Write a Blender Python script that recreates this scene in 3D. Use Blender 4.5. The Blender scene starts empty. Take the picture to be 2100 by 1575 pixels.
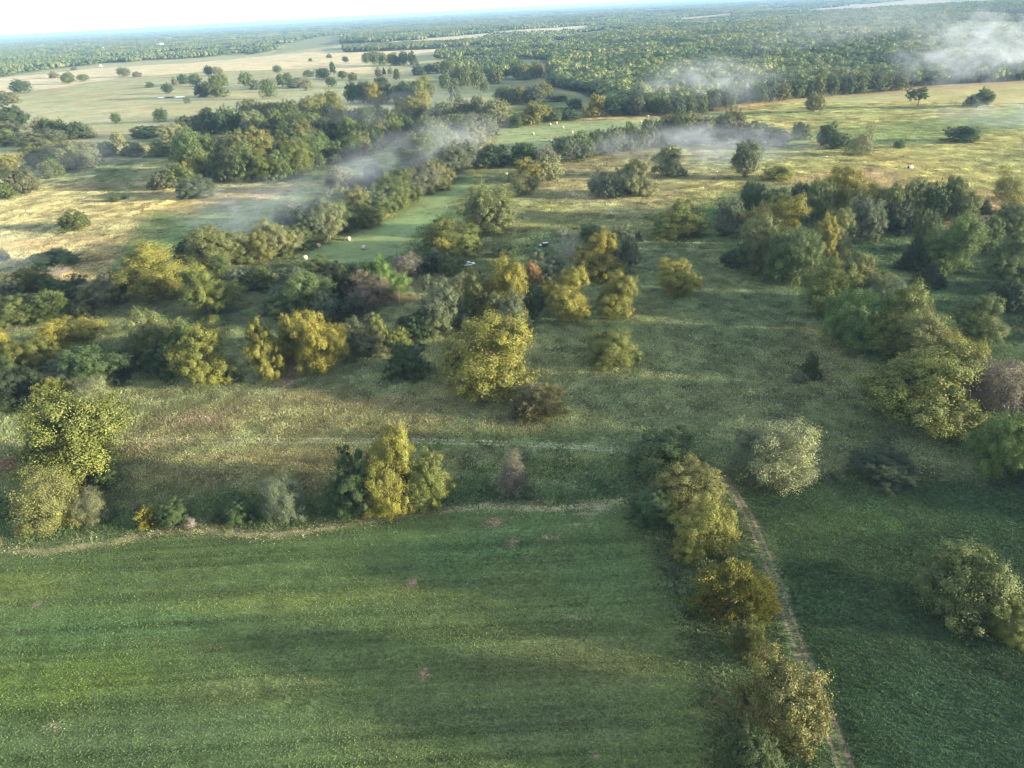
import bpy, math, random
import numpy as np

# ------------------------------------------------------------------ camera, sky, sun, exposure
scene = bpy.context.scene
COL = scene.collection
CAM_H = 90.0
PITCH = math.radians(27.45)
ROLL = math.radians(3.15)
FPX = 1483.0                      # focal length in pixels of the 2100 px wide photograph
cP, sP, cR, sR = math.cos(PITCH), math.sin(PITCH), math.cos(ROLL), math.sin(ROLL)
Fv = np.array([0, cP, -sP]); R0 = np.array([1.0, 0, 0]); U0 = np.array([0, sP, cP])
Rv = R0 * cR - U0 * sR
Uv = U0 * cR + R0 * sR
CP = np.array([0, 0, CAM_H])
cam_data = bpy.data.cameras.new("camera")
cam = bpy.data.objects.new("camera", cam_data); COL.objects.link(cam)
from mathutils import Matrix, Vector
cam.matrix_world = Matrix(((Rv[0], Uv[0], -Fv[0], 0), (Rv[1], Uv[1], -Fv[1], 0), (Rv[2], Uv[2], -Fv[2], CAM_H), (0, 0, 0, 1)))
cam_data.sensor_width = 36; cam_data.lens = FPX / 2100 * 36
cam_data.clip_start = 1; cam_data.clip_end = 200000
scene.camera = cam

SUN_EL = math.radians(8.0)
SUN_AZ = math.radians(16)          # the sun stands to the right (+X), this far behind the camera
sdir = Vector((math.cos(SUN_EL) * math.cos(SUN_AZ), -math.cos(SUN_EL) * math.sin(SUN_AZ), math.sin(SUN_EL)))
world = bpy.data.worlds.new("World"); scene.world = world; world.use_nodes = True
wn = world.node_tree; wn.nodes.clear()
wo = wn.nodes.new("ShaderNodeOutputWorld"); bg = wn.nodes.new("ShaderNodeBackground")
sky = wn.nodes.new("ShaderNodeTexSky"); sky.sky_type = 'NISHITA'; sky.sun_disc = False
sky.sun_elevation = SUN_EL; sky.sun_rotation = math.radians(90) + SUN_AZ
sky.air_density = 1.0; sky.dust_density = 0.8; sky.ozone_density = 2.5; sky.altitude = 200
bg.inputs[1].default_value = 0.15
veil = wn.nodes.new("ShaderNodeMix"); veil.data_type = 'RGBA'          # thin bright cirrus veil over the clear sky
veil.inputs[0].default_value = 0.62; veil.inputs[7].default_value = (2.45, 2.58, 2.72, 1)
wn.links.new(sky.outputs[0], veil.inputs[6]); wn.links.new(veil.outputs[2], bg.inputs[0]); wn.links.new(bg.outputs[0], wo.inputs[0])
sun_data = bpy.data.lights.new("sun", 'SUN'); sun_data.energy = 5.0; sun_data.angle = math.radians(2.0)
sun_data.color = (1.0, 0.85, 0.58)
sun = bpy.data.objects.new("sun", sun_data); COL.objects.link(sun)
sun.rotation_euler = sdir.to_track_quat('Z', 'Y').to_euler()
scene.view_settings.view_transform = 'Standard'; scene.view_settings.look = 'None'
scene.view_settings.gamma = 1; scene.view_settings.exposure = 2.1
scene.cycles.max_bounces = 5; scene.cycles.diffuse_bounces = 1; scene.cycles.glossy_bounces = 1
scene.cycles.transmission_bounces = 3; scene.cycles.transparent_max_bounces = 8; scene.cycles.volume_bounces = 0
scene.cycles.use_denoising = True; scene.cycles.filter_width = 1.15
scene.cycles.volume_max_steps = 96; scene.cycles.volume_step_rate = 1.0
scene.render.use_persistent_data = False

# ------------------------------------------------------------------ noise and terrain
def _hash(ix, iy, s):
    h = (ix.astype(np.int64) * 374761393 + iy.astype(np.int64) * 668265263 + s * 974634777) & 0xffffffff
    h = ((h ^ (h >> 13)) * 1274126177) & 0xffffffff
    return ((h ^ (h >> 16)) & 0xffff) / 65535.0
def vnoise(x, y, s=0):
    x = np.asarray(x, float); y = np.asarray(y, float)
    ix = np.floor(x); iy = np.floor(y); fx = x - ix; fy = y - iy
    fx = fx * fx * (3 - 2 * fx); fy = fy * fy * (3 - 2 * fy)
    a = _hash(ix, iy, s); b = _hash(ix + 1, iy, s); c = _hash(ix, iy + 1, s); d = _hash(ix + 1, iy + 1, s)
    return (a * (1 - fx) + b * fx) * (1 - fy) + (c * (1 - fx) + d * fx) * fy
def fbm(x, y, s=0, o=4):
    t = 0; a = 0.5; n = 0
    for k in range(o):
        t = t + a * vnoise(x * 2 ** k, y * 2 ** k, s + k * 17); n += a; a *= 0.5
    return t / n
def hz(x, y):
    x = np.asarray(x, float); y = np.asarray(y, float)
    r = np.hypot(x, y)
    near = 1.8 * (fbm(x / 110, y / 110, 3, 2) - 0.5) + 0.10 * (fbm(x / 14, y / 14, 9, 2) - 0.5)
    far = (fbm(x / 900, y / 700, 5, 3) - 0.5) * np.clip((r - 500) / 2500, 0, 1) * 26
    vf = (fbm(x / 6000, y / 4000, 8, 3) - 0.45) * np.clip((r - 6000) / 14000, 0, 1) * 90
    return near + far + vf
def pix_dir(px, py):
    a = (np.asarray(px, float) - 1050) / FPX; b = (787.5 - np.asarray(py, float)) / FPX
    return Fv[None] + a.reshape(-1, 1) * Rv[None] + b.reshape(-1, 1) * Uv[None]
def unproj(px, py):
    """ground points seen at photograph pixels"""
    d = pix_dir(px, py)
    d[:, 2] = np.minimum(d[:, 2], -0.0025)
    z = np.zeros(len(d))
    for _ in range(8):
        t = (CAM_H - z) / -d[:, 2]
        x = t * d[:, 0]; y = t * d[:, 1]
        z = 0.5 * z + 0.5 * hz(x, y) if _ < 6 else hz(x, y)
    return np.stack([x, y, z], 1)
def up1(px, py):
    return unproj(np.array([px]), np.array([py]))[0]
def solve_h(P, ytop):
    q = P - CP; a = q @ Uv; b = q @ Fv; Y = 787.5 - ytop
    return (Y * b - FPX * a) / (FPX * Uv[2] - Y * Fv[2])
def px_per_m(P):
    return FPX / ((P - CP) @ Fv)

# ------------------------------------------------------------------ helpers
def tag(o, label=None, cat=None, group=None, kind=None):
    if label: o["label"] = label
    if cat: o["category"] = cat
    if group: o["group"] = group
    if kind: o["kind"] = kind
    return o
def link(o, parent=None):
    COL.objects.link(o)
    if parent: o.parent = parent
    return o
def empty(name, loc, rz=0):
    o = bpy.data.objects.new(name, None); COL.objects.link(o)
    o.location = loc; o.rotation_euler = (0, 0, rz); o.empty_display_size = 0.5
    return o
def np_mesh(name, V, polys, mats, mat_idx=None, smooth=False):
    """polys: list of (k,n) int arrays with the same n each"""
    me = bpy.data.meshes.new(name)
    V = np.asarray(V, np.float32)
    me.vertices.add(len(V)); me.vertices.foreach_set("co", V.ravel())
    loops = np.concatenate([p.ravel() for p in polys]).astype(np.int32)
    tot = np.concatenate([np.full(len(p), p.shape[1]) for p in polys]).astype(np.int32)
    start = np.concatenate([[0], np.cumsum(tot)[:-1]]).astype(np.int32)
    me.loops.add(len(loops)); me.loops.foreach_set("vertex_index", loops)
    me.polygons.add(len(tot)); me.polygons.foreach_set("loop_start", start); me.polygons.foreach_set("loop_total", tot)
    if mat_idx is not None: me.polygons.foreach_set("material_index", np.asarray(mat_idx, np.int32))
    if smooth: me.polygons.foreach_set("use_smooth", np.ones(len(tot), bool))
    for m in mats: me.materials.append(m)
    me.update(calc_edges=True)
    return me
class MB:
    """collects shapes into one mesh"""
    def __init__(s): s.v = []; s.q = []; s.t = []; s.n = 0
    def add(s, V, Q=None, T=None):
        V = np.asarray(V, float)
        if Q is not None and len(Q): s.q.append(np.asarray(Q) + s.n)
        if T is not None and len(T): s.t.append(np.asarray(T) + s.n)
        s.v.append(V); s.n += len(V)
    def tube(s, pts, rad, k=6):
        pts = np.asarray(pts, float); rad = np.asarray(rad, float); n = len(pts)
        tan = np.gradient(pts, axis=0); tan /= np.linalg.norm(tan, axis=1)[:, None] + 1e-9
        ref = np.array([0.3, 0.95, 0.1]) if abs(tan[0][2]) > 0.7 else np.array([0, 0, 1.0])
        u = np.cross(tan, ref); u /= np.linalg.norm(u, axis=1)[:, None] + 1e-9
        w = np.cross(tan, u)
        a = np.linspace(0, 2 * math.pi, k, endpoint=False)
        V = (pts[:, None] + rad[:, None, None] * (np.cos(a)[None, :, None] * u[:, None] + np.sin(a)[None, :, None] * w[:, None])).reshape(-1, 3)
        Q = []
        for i in range(n - 1):
            for j in range(k):
                Q.append([i * k + j, i * k + (j + 1) % k, (i + 1) * k + (j + 1) % k, (i + 1) * k + j])
        s.add(V, Q)
    def box(s, x0, x1, y0, y1, z0, z1, taper=(0, 0, 0, 0)):
        a, b, c, d = taper           # top moved in at -x, +x, -y, +y
        V = [[x0, y0, z0], [x1, y0, z0], [x1, y1, z0], [x0, y1, z0], [x0 + a, y0 + c, z1], [x1 - b, y0 + c, z1], [x1 - b, y1 - d, z1], [x0 + a, y1 - d, z1]]
        s.add(V, [[0, 3, 2, 1], [4, 5, 6, 7], [0, 1, 5, 4], [1, 2, 6, 5], [2, 3, 7, 6], [3, 0, 4, 7]])
    def cyl(s, c, axis, r, h, k=18, inner=0.0):
        """closed cylinder centred at c, along axis 0/1/2, bevelled rim"""
        prof = [(-h / 2, r * 0.0), (-h / 2, r * 0.9), (-h / 2 * 0.93, r), (h / 2 * 0.93, r), (h / 2, r * 0.9), (h / 2, 0.0)]
        a = np.linspace(0, 2 * math.pi, k, endpoint=False); V = []
        for (x, rr) in prof:
            for t in a:
                p = [x, rr * math.cos(t), rr * math.sin(t)]
                V.append(np.roll(p, axis))
        V = np.array(V) + np.array(c)
        Q = [[i * k + j, i * k + (j + 1) % k, (i + 1) * k + (j + 1) % k, (i + 1) * k + j] for i in range(5) for j in range(k)]
        s.add(V, Q)
    def mesh(s, name, mats, smooth=False):
        polys = []
        if s.q: polys.append(np.concatenate(s.q))
        if s.t: polys.append(np.concatenate(s.t))
        return np_mesh(name, np.concatenate(s.v), polys, mats, smooth=smooth)
    def build(s, name, mat, parent=None, smooth=False):
        o = bpy.data.objects.new(name, s.mesh(name, [mat], smooth))
        return link(o, parent)

# ------------------------------------------------------------------ materials
def new_mat(name):
    m = bpy.data.materials.new(name); m.use_nodes = True
    nt = m.node_tree; nt.nodes.clear()
    out = nt.nodes.new("ShaderNodeOutputMaterial")
    return m, nt, out
def N(nt, typ, **kw):
    n = nt.nodes.new(typ)
    for k, v in kw.items(): setattr(n, k, v)
    return n
def mathn(nt, op, a, b=None, c=None):
    n = nt.nodes.new("ShaderNodeMath"); n.operation = op
    for i, v in enumerate((a, b, c)):
        if v is None: continue
        if isinstance(v, (int, float)): n.inputs[i].default_value = v
        else: nt.links.new(v, n.inputs[i])
    return n.outputs[0]
def vmul(nt, col, fac):
    n = nt.nodes.new("ShaderNodeVectorMath"); n.operation = 'SCALE'
    nt.links.new(col, n.inputs[0])
    if isinstance(fac, (int, float)): n.inputs["Scale"].default_value = fac
    else: nt.links.new(fac, n.inputs["Scale"])
    return n.outputs[0]
def mixc(nt, fac, a, b, mode='MIX'):
    n = nt.nodes.new("ShaderNodeMix"); n.data_type = 'RGBA'; n.blend_type = mode
    for s_, v in ((0, fac), (6, a), (7, b)):
        if isinstance(v, (int, float)): n.inputs[s_].default_value = v
        elif isinstance(v, tuple): n.inputs[s_].default_value = (*v, 1)
        else: nt.links.new(v, n.inputs[s_])
    return n.outputs[2]
def noise(nt, vec, scale, detail=2, rough=0.5):
    n = nt.nodes.new("ShaderNodeTexNoise"); n.inputs["Scale"].default_value = scale
    n.inputs["Detail"].default_value = detail; n.inputs["Roughness"].default_value = rough
    if vec is not None: nt.links.new(vec, n.inputs["Vector"])
    return n.outputs["Fac"]
def remap(nt, v, a, b, c, d):
    n = nt.nodes.new("ShaderNodeMapRange")
    nt.links.new(v, n.inputs[0])
    for i, k in enumerate((a, b, c, d)): n.inputs[i + 1].default_value = k
    return n.outputs[0]
def leaf_shader(nt, out, col, trans=0.3):
    d = nt.nodes.new("ShaderNodeBsdfPrincipled"); t = nt.nodes.new("ShaderNodeBsdfTranslucent"); mx = nt.nodes.new("ShaderNodeMixShader")
    d.inputs["Roughness"].default_value = 0.65; d.inputs["Specular IOR Level"].default_value = 0.25
    nt.links.new(col, d.inputs["Base Color"]); nt.links.new(col, t.inputs["Color"])
    mx.inputs[0].default_value = trans
    nt.links.new(d.outputs[0], mx.inputs[1]); nt.links.new(t.outputs[0], mx.inputs[2]); nt.links.new(mx.outputs[0], out.inputs[0])
def simple_mat(name, rgb, rough=0.7, metal=0.0, var=0.15, scale=2.0, spec=0.4):
    m, nt, out = new_mat(name)
    tc = N(nt, "ShaderNodeTexCoord")
    f = noise(nt, tc.outputs["Object"], scale, 4, 0.6)
    k = remap(nt, f, 0.25, 0.75, 1 - var, 1 + var)
    c = N(nt, "ShaderNodeRGB"); c.outputs[0].default_value = (*rgb, 1)
    col = vmul(nt, c.outputs[0], k)
    p = N(nt, "ShaderNodeBsdfPrincipled"); p.inputs["Roughness"].default_value = rough; p.inputs["Metallic"].default_value = metal
    p.inputs["Specular IOR Level"].default_value = spec
    nt.links.new(col, p.inputs["Base Color"]); nt.links.new(p.outputs[0], out.inputs[0])
    return m

# foliage, coloured by each crown's own object colour
def foliage_mat():
    m, nt, out = new_mat("foliage")
    oi = N(nt, "ShaderNodeObjectInfo"); g = N(nt, "ShaderNodeNewGeometry"); tc = N(nt, "ShaderNodeTexCoord")
    k = remap(nt, g.outputs["Random Per Island"], 0, 1, 0.55, 1.5)
    n1 = noise(nt, tc.outputs["Object"], 3.3, 2)
    k2 = remap(nt, n1, 0.3, 0.7, 0.78, 1.2)
    base = vmul(nt, oi.outputs["Color"], mathn(nt, 'MULTIPLY', k, k2))
    n2 = noise(nt, tc.outputs["Object"], 2.1, 2)
    warm = mixc(nt, 1.0, base, (1.18, 1.10, 0.8), 'MULTIPLY')
    col = mixc(nt, remap(nt, n2, 0.45, 0.66, 0.0, 0.6), base, warm)
    leaf_shader(nt, out, col, 0.15)
    return m
def wood_foliage_mat():
    m, nt, out = new_mat("woodland_foliage")
    oi = N(nt, "ShaderNodeAttribute", attribute_type='INSTANCER', attribute_name="shade"); g = N(nt, "ShaderNodeNewGeometry")
    r = N(nt, "ShaderNodeValToRGB"); e = r.color_ramp.elements
    e[0].position = 0; e[0].color = (0.045, 0.072, 0.028, 1)
    e[1].position = 1; e[1].color = (0.20, 0.225, 0.075, 1)
    for p, c in ((0.3, (0.07, 0.11, 0.038, 1)), (0.6, (0.11, 0.155, 0.05, 1)), (0.8, (0.15, 0.185, 0.07, 1)), (0.93, (0.175, 0.19, 0.09, 1))):
        x = r.color_ramp.elements.new(p); x.color = c
    nt.links.new(oi.outputs["Fac"], r.inputs[0])
    k = remap(nt, g.outputs["Random Per Island"], 0, 1, 0.88, 1.12)
    leaf_shader(nt, out, vmul(nt, r.outputs[0], k), 0.12)
    return m
def bark_mat():
    m, nt, out = new_mat("bark")
    oi = N(nt, "ShaderNodeObjectInfo"); tc = N(nt, "ShaderNodeTexCoord")
    f = noise(nt, tc.outputs["Object"], 30, 4, 0.7)
    col = vmul(nt, oi.outputs["Color"], remap(nt, f, 0.3, 0.7, 0.6, 1.35))
    p = N(nt, "ShaderNodeBsdfPrincipled"); p.inputs["Roughness"].default_value = 0.9
    nt.links.new(col, p.inputs["Base Color"]); nt.links.new(p.outputs[0], out.inputs[0])
    return m
def tuft_mat():
    m, nt, out = new_mat("grass_blades")
    a = N(nt, "ShaderNodeAttribute", attribute_type='INSTANCER', attribute_name="tint")
    g = N(nt, "ShaderNodeNewGeometry")
    k = remap(nt, g.outputs["Random Per Island"], 0, 1, 0.65, 1.5)
    leaf_shader(nt, out, vmul(nt, a.outputs["Color"], k), 0.35)
    return m
def ground_mat():
    m, nt, out = new_mat("ground")
    a = N(nt, "ShaderNodeAttribute", attribute_name="tint"); r = N(nt, "ShaderNodeAttribute", attribute_name="rough")
    tc = N(nt, "ShaderNodeTexCoord")
    mp = N(nt, "ShaderNodeMapping"); mp.inputs["Scale"].default_value = (0.8, 1.1, 1)
    nt.links.new(tc.outputs["Object"], mp.inputs[0])
    fine = noise(nt, mp.outputs[0], 2.6, 5, 0.65)
    mid = noise(nt, tc.outputs["Object"], 0.22, 4, 0.6)
    big = noise(nt, tc.outputs["Object"], 0.035, 3, 0.55)
    amp = mathn(nt, 'MULTIPLY_ADD', r.outputs["Fac"], 0.55, 0.25)
    f0 = mathn(nt, 'MULTIPLY', mathn(nt, 'SUBTRACT', fine, 0.5), mathn(nt, 'MULTIPLY', amp, 5.0))
    f1 = mathn(nt, 'MULTIPLY', mathn(nt, 'SUBTRACT', mid, 0.5), 0.7)
    f2 = mathn(nt, 'MULTIPLY', mathn(nt, 'SUBTRACT', big, 0.5), 0.8)
    k = mathn(nt, 'MAXIMUM', mathn(nt, 'ADD', mathn(nt, 'ADD', f0, f1), mathn(nt, 'ADD', f2, 1.0)), 0.25)
    col = vmul(nt, a.outputs["Color"], k)
    # dry straw flecks
    dry = noise(nt, tc.outputs["Object"], 0.9, 4, 0.7)
    fl = mathn(nt, 'MULTIPLY', remap(nt, dry, 0.56, 0.72, 0, 0.55), r.outputs["Fac"])
    straw = mixc(nt, 1.0, col, (1.6, 1.42, 1.15), 'MULTIPLY')
    col = mixc(nt, fl, col, straw)
    p = N(nt, "ShaderNodeBsdfPrincipled"); p.inputs["Roughness"].default_value = 0.95; p.inputs["Specular IOR Level"].default_value = 0.1
    b = N(nt, "ShaderNodeBump"); b.inputs["Strength"].default_value = 0.7; b.inputs["Distance"].default_value = 0.35
    nt.links.new(fine, b.inputs["Height"])
    b2 = N(nt, "ShaderNodeBump"); b2.inputs["Strength"].default_value = 0.15; b2.inputs["Distance"].default_value = 0.5
    nt.links.new(mid, b2.inputs["Height"]); nt.links.new(b.outputs[0], b2.inputs["Normal"])
    nt.links.new(b2.outputs[0], p.inputs["Normal"])
    nt.links.new(col, p.inputs["Base Color"]); nt.links.new(p.outputs[0], out.inputs[0])
    return m
M_FOL = foliage_mat(); M_WOOD = wood_foliage_mat(); M_BARK = bark_mat(); M_TUFT = tuft_mat(); M_GROUND = ground_mat()

# ------------------------------------------------------------------ colours of the land (albedo, in places with shade painted in), as zones traced on the ground
def poly_sdf(x, y, P):
    """signed distance, positive inside"""
    n = len(P); d2 = np.full(x.shape, 1e30); ins = np.zeros(x.shape, bool)
    for i in range(n):
        ax, ay = P[i]; bx, by = P[(i + 1) % n]
        ex, ey = bx - ax, by - ay; wx, wy = x - ax, y - ay
        t = np.clip((wx * ex + wy * ey) / (ex * ex + ey * ey + 1e-9), 0, 1)
        d2 = np.minimum(d2, (wx - ex * t) ** 2 + (wy - ey * t) ** 2)
        c = ((ay > y) != (by > y)) & (x < ex * (y - ay) / (ey if abs(ey) > 1e-9 else 1e-9) + ax)
        ins ^= c
    return np.where(ins, 1, -1) * np.sqrt(d2)
def line_dist(x, y, P):
    d2 = np.full(x.shape, 1e30)
    for i in range(len(P) - 1):
        ax, ay = P[i]; bx, by = P[i + 1]
        ex, ey = bx - ax, by - ay; wx, wy = x - ax, y - ay
        t = np.clip((wx * ex + wy * ey) / (ex * ex + ey * ey + 1e-9), 0, 1)
        d2 = np.minimum(d2, (wx - ex * t) ** 2 + (wy - ey * t) ** 2)
    return np.sqrt(d2)
def W2(pts):
    a = np.array(pts, float); return unproj(a[:, 0], a[:, 1])[:, :2]
GREEN = (0.086, 0.126, 0.045); SHADED_GREEN = (0.037, 0.066, 0.027); MEAD = (0.155, 0.175, 0.085); TAN = (0.37, 0.32, 0.19)
STRAW = (0.27, 0.22, 0.10); PALE = (0.225, 0.225, 0.115); OLV = (0.15, 0.155, 0.06); DIRT = (0.20, 0.145, 0.10)
# polygon, colour, strength, edge softness (m at 100 m), coarse-grass height
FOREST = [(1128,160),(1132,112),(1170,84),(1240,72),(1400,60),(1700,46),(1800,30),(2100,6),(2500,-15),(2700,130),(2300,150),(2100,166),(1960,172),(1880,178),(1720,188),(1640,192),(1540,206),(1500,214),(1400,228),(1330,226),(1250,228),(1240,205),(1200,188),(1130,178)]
ZONES = [
 ([(-600,600),(0,560),(400,440),(700,350),(900,280),(1000,220),(1130,150),(1130,100),(1000,85),(700,90),(200,130),(-600,190)], PALE, 1, 3, .8),
 # far tan fields
 ([(-300,190),(0,160),(200,140),(420,127),(620,108),(730,100),(960,92),(960,108),(760,118),(760,150),(620,140),(420,146),(250,160),(100,180),(-300,230)], TAN, 1, 1.5, .7),
 ([(250,205),(300,190),(700,180),(700,215),(400,225),(250,225)], (0.25,0.245,0.13), .8, 3, .8),
 ([(-300,240),(0,222),(180,215),(330,215),(400,228),(250,250),(60,258),(-300,290)], (0.27,0.26,0.145), .8, 4, .8),
 ([(560,112),(620,78),(700,66),(700,92),(620,102)], (0.15,0.17,0.09), .9, 2, .6),
 ([(700,98),(950,73),(1200,52),(1210,58),(1180,66),(1010,72),(960,90)], (0.32,0.28,0.17), 1, 1.5, .6),
 ([(1160,77),(1240,62),(1260,70),(1180,80)], (0.26,0.25,0.12), 1, 1.5, .6),
 ([(1385,38),(1500,26),(1500,33),(1400,43)], (0.22,0.20,0.12), 1, 1, .5),
 ([(1640,22),(1900,-4),(2000,-6),(1950,3),(1720,20)], (0.22,0.20,0.12), 1, 1, .5),
 ([(1990,32),(2300,18),(2300,38),(2060,42)], (0.16,0.21,0.07), 1, 1, .4),
 ([(1120,190),(1240,195),(1235,238),(1180,250),(1060,262),(1060,235)], (0.10,0.13,0.05), 1, 2, .8),
 ([(850,168),(1130,160),(1130,196),(960,212),(900,228),(860,215)], (0.11,0.14,0.06), .9, 4, .7),
 # hay fields
 ([(1012,310),(1022,272),(1042,262),(1240,246),(1400,238),(1480,226),(1540,222),(1500,240),(1400,262),(1200,290),(1130,325)], (0.195,0.225,0.10), 1, 1, .12),
 ([(590,535),(640,512),(700,488),(790,448),(880,400),(950,352),(1040,345),(1060,352),(1035,385),(960,400),(930,430),(872,470),(845,520),(700,545)], (0.13,0.175,0.075), 1, 1, .12),
 # upper right pastures
 ([(1400,245),(1540,222),(1880,190),(2100,178),(2500,150),(2500,420),(2100,420),(2000,400),(1780,345),(1600,375),(1480,380),(1400,300)], (0.235,0.235,0.10), 1, 3, .8),
 ([(1560,300),(1850,245),(2300,215),(2300,250),(1950,285),(1700,320)], (0.12,0.175,0.065), .75, 8, .5),
 ([(960,345),(1150,330),(1500,295),(1560,380),(1480,400),(1340,470),(1180,480),(960,545),(900,560),(930,520),(1040,430),(1060,390)], (0.18,0.185,0.08), 1, 3, .9),
 ([(1150,335),(1500,298),(1550,350),(1340,420),(1120,420)], (0.235,0.225,0.13), .6, 6, .8),
 ([(880,560),(960,500),(1060,440),(1090,440),(1000,500),(950,540)], (0.17,0.15,0.08), .5, 4, .8),
 # left pastures
 ([(-500,560),(0,520),(0,410),(120,330),(330,318),(360,380),(560,380),(560,440),(370,460),(200,520),(60,540)], (0.27,0.265,0.145), 1, 3, 1),
 ([(100,400),(130,335),(330,325),(310,370),(320,400),(200,405)], (0.115,0.145,0.065), .9, 5, .8),
 ([(340,430),(480,390),(700,335),(850,275),(870,300),(820,350),(640,430),(480,480),(430,520),(200,590),(160,560),(300,470)], (0.12,0.165,0.065), .95, 3, .5),
 ([(360,380),(430,398),(500,392),(640,370),(600,395),(480,420),(380,428)], (0.24,0.19,0.10), .7, 4, 1),
 # middle ground
 ([(-500,780),(0,690),(240,620),(560,560),(860,560),(1100,560),(1300,470),(1480,500),(1640,600),(1800,760),(1980,930),(2300,980),(2300,1010),(1500,1000),(1280,1000),(700,1000),(-500,1050)], MEAD, 1, 3, 1),
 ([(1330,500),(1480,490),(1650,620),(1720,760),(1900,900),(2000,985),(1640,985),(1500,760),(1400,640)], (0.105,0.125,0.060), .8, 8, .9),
 ([(-100,690),(230,625),(560,600),(560,640),(300,700),(-100,780)], (0.105,0.125,0.06), .8, 4, .9),
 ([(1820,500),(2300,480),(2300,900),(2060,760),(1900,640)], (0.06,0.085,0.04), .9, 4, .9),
 ([(240,845),(520,800),(760,770),(920,790),(1060,850),(1150,880),(900,880),(260,890)], (0.17,0.16,0.075), .75, 5, 1),
 ([(240,925),(520,915),(780,918),(1100,930),(1130,955),(900,975),(640,990),(300,975)], (0.185,0.18,0.085), .75, 4, 1),
 ([(-300,1060),(250,1000),(620,1000),(960,990),(1280,985),(1290,1035),(700,1065),(300,1100),(-300,1130)], (0.075,0.11,0.045), .9, 4, 1),
 (list(FOREST), (0.035, 0.042, 0.022), 1, 1, .9),  # forest floor painted dark, as the shade in gaps between crowns
 # mown foreground fields
 ([(-900,1150),(0,1128),(120,1128),(250,1105),(330,1092),(430,1090),(500,1100),(570,1098),(700,1078),(850,1055),(1000,1040),(1150,1045),(1270,1035),(1300,1040),(1330,1120),(1400,1250),(1440,1400),(1500,1700),(1500,2600),(-900,2600)], GREEN, 1, .8, .25),
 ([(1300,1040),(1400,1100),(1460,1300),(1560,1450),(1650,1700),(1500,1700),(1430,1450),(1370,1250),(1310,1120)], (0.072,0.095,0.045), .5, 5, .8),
 ([(1500,1003),(1700,997),(1900,990),(2400,985),(2600,2600),(1700,2600),(1760,1600),(1660,1330),(1580,1120)], SHADED_GREEN, 1, 1.2, .5),  # right field: its shade is painted in as a darker green
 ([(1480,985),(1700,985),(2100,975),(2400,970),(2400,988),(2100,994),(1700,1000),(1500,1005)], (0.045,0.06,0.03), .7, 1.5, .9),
]
# soft patches of other grass: centre, radii in photograph px, colour, strength
BLOBS = [
 ((560,1235),(380,20),(0.12,0.15,0.04),.5), ((150,1390),(230,60),(0.12,0.16,0.03),.55), ((60,1200),(120,30),(0.14,0.16,0.04),.5),
 ((950,1130),(170,40),(0.07,0.135,0.055),.5), ((1230,1170),(90,60),(0.065,0.12,0.05),.4), ((250,1300),(260,50),(0.066,0.115,0.04),.4),
 ((500,1420),(160,25),(0.12,0.13,0.05),.4), ((900,1250),(200,30),(0.085,0.12,0.045),.4), ((1150,1350),(220,60),(0.09,0.10,0.045),.5),
 ((300,1510),(330,50),(0.075,0.105,0.05),.4), ((800,1480),(260,50),(0.075,0.10,0.045),.4), ((1150,1480),(160,60),(0.075,0.10,0.05),.5),
 ((1800,1250),(150,100),(0.052,0.085,0.038),.5), ((1750,1070),(200,30),(0.07,0.115,0.04),.5), ((1950,1480),(160,120),(0.05,0.09,0.045),.5),
 ((1250,700),(160,110),(0.125,0.145,0.065),.5), ((1150,960),(220,25),(0.10,0.14,0.04),.5), ((1000,905),(260,16),(0.10,0.14,0.05),.6),
 ((410,862),(75,16),(0.20,0.155,0.105),.7), ((600,760),(26,50),(0.17,0.115,0.09),.75), ((330,915),(50,12),(0.20,0.16,0.10),.5),
 ((20,952),(34,9),(0.19,0.12,0.09),.9), ((640,815),(70,10),(0.23,0.17,0.09),.6), ((770,825),(90,10),(0.25,0.19,0.10),.5),
 ((1012,1070),(18,10),(0.30,0.20,0.14),.75), ((1052,1111),(9,9),(0.34,0.23,0.18),.9), ((847,1196),(10,10),(0.34,0.23,0.18),.9), ((870,1385),(11,14),(0.30,0.20,0.16),.8),
 ((78,1237),(10,6),(0.25,0.18,0.14),.9), ((1475,1437),(20,12),(0.20,0.16,0.08),.5), ((1122,1101),(14,4),(0.35,0.27,0.20),.9), ((1145,1102),(6,4),(0.35,0.27,0.20),.7),
 ((1195,1054),(25,3),(0.30,0.24,0.17),.8), ((1235,1042),(20,5),(0.32,0.26,0.19),.8), ((1175,1265),(18,4),(0.24,0.19,0.13),.7), ((1222,1548),(8,10),(0.22,0.18,0.13),.7),
 ((470,394),(36,7),(0.30,0.23,0.14),.7), ((535,405),(26,6),(0.31,0.24,0.15),.6), ((850,585),(40,6),(0.20,0.13,0.09),.7), ((830,610),(36,8),(0.19,0.13,0.09),.6), ((905,560),(22,5),(0.22,0.12,0.08),.8),
 ((945,470),(40,12),(0.19,0.155,0.09),.6), ((1800,355),(40,9),(0.25,0.205,0.13),.6), ((1560,420),(60,10),(0.23,0.20,0.11),.4), ((745,632),(40,5),(0.30,0.28,0.25),.6),
 ((300,1010),(120,14),(0.09,0.12,0.05),.5), ((590,935),(120,12),(0.21,0.19,0.095),.4), ((1180,940),(60,6),(0.24,0.20,0.09),.6), ((1100,1030),(90,6),(0.22,0.19,0.085),.6),
 ((340,415),(110,16),(0.28,0.25,0.11),.5), ((120,500),(150,14),(0.29,0.22,0.12),.5), ((230,380),(120,8),(0.27,0.22,0.13),.5), ((740,240),(90,5),(0.31,0.24,0.10),.8), ((975,205),(50,5),(0.26,0.22,0.10),.6),
]
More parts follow.
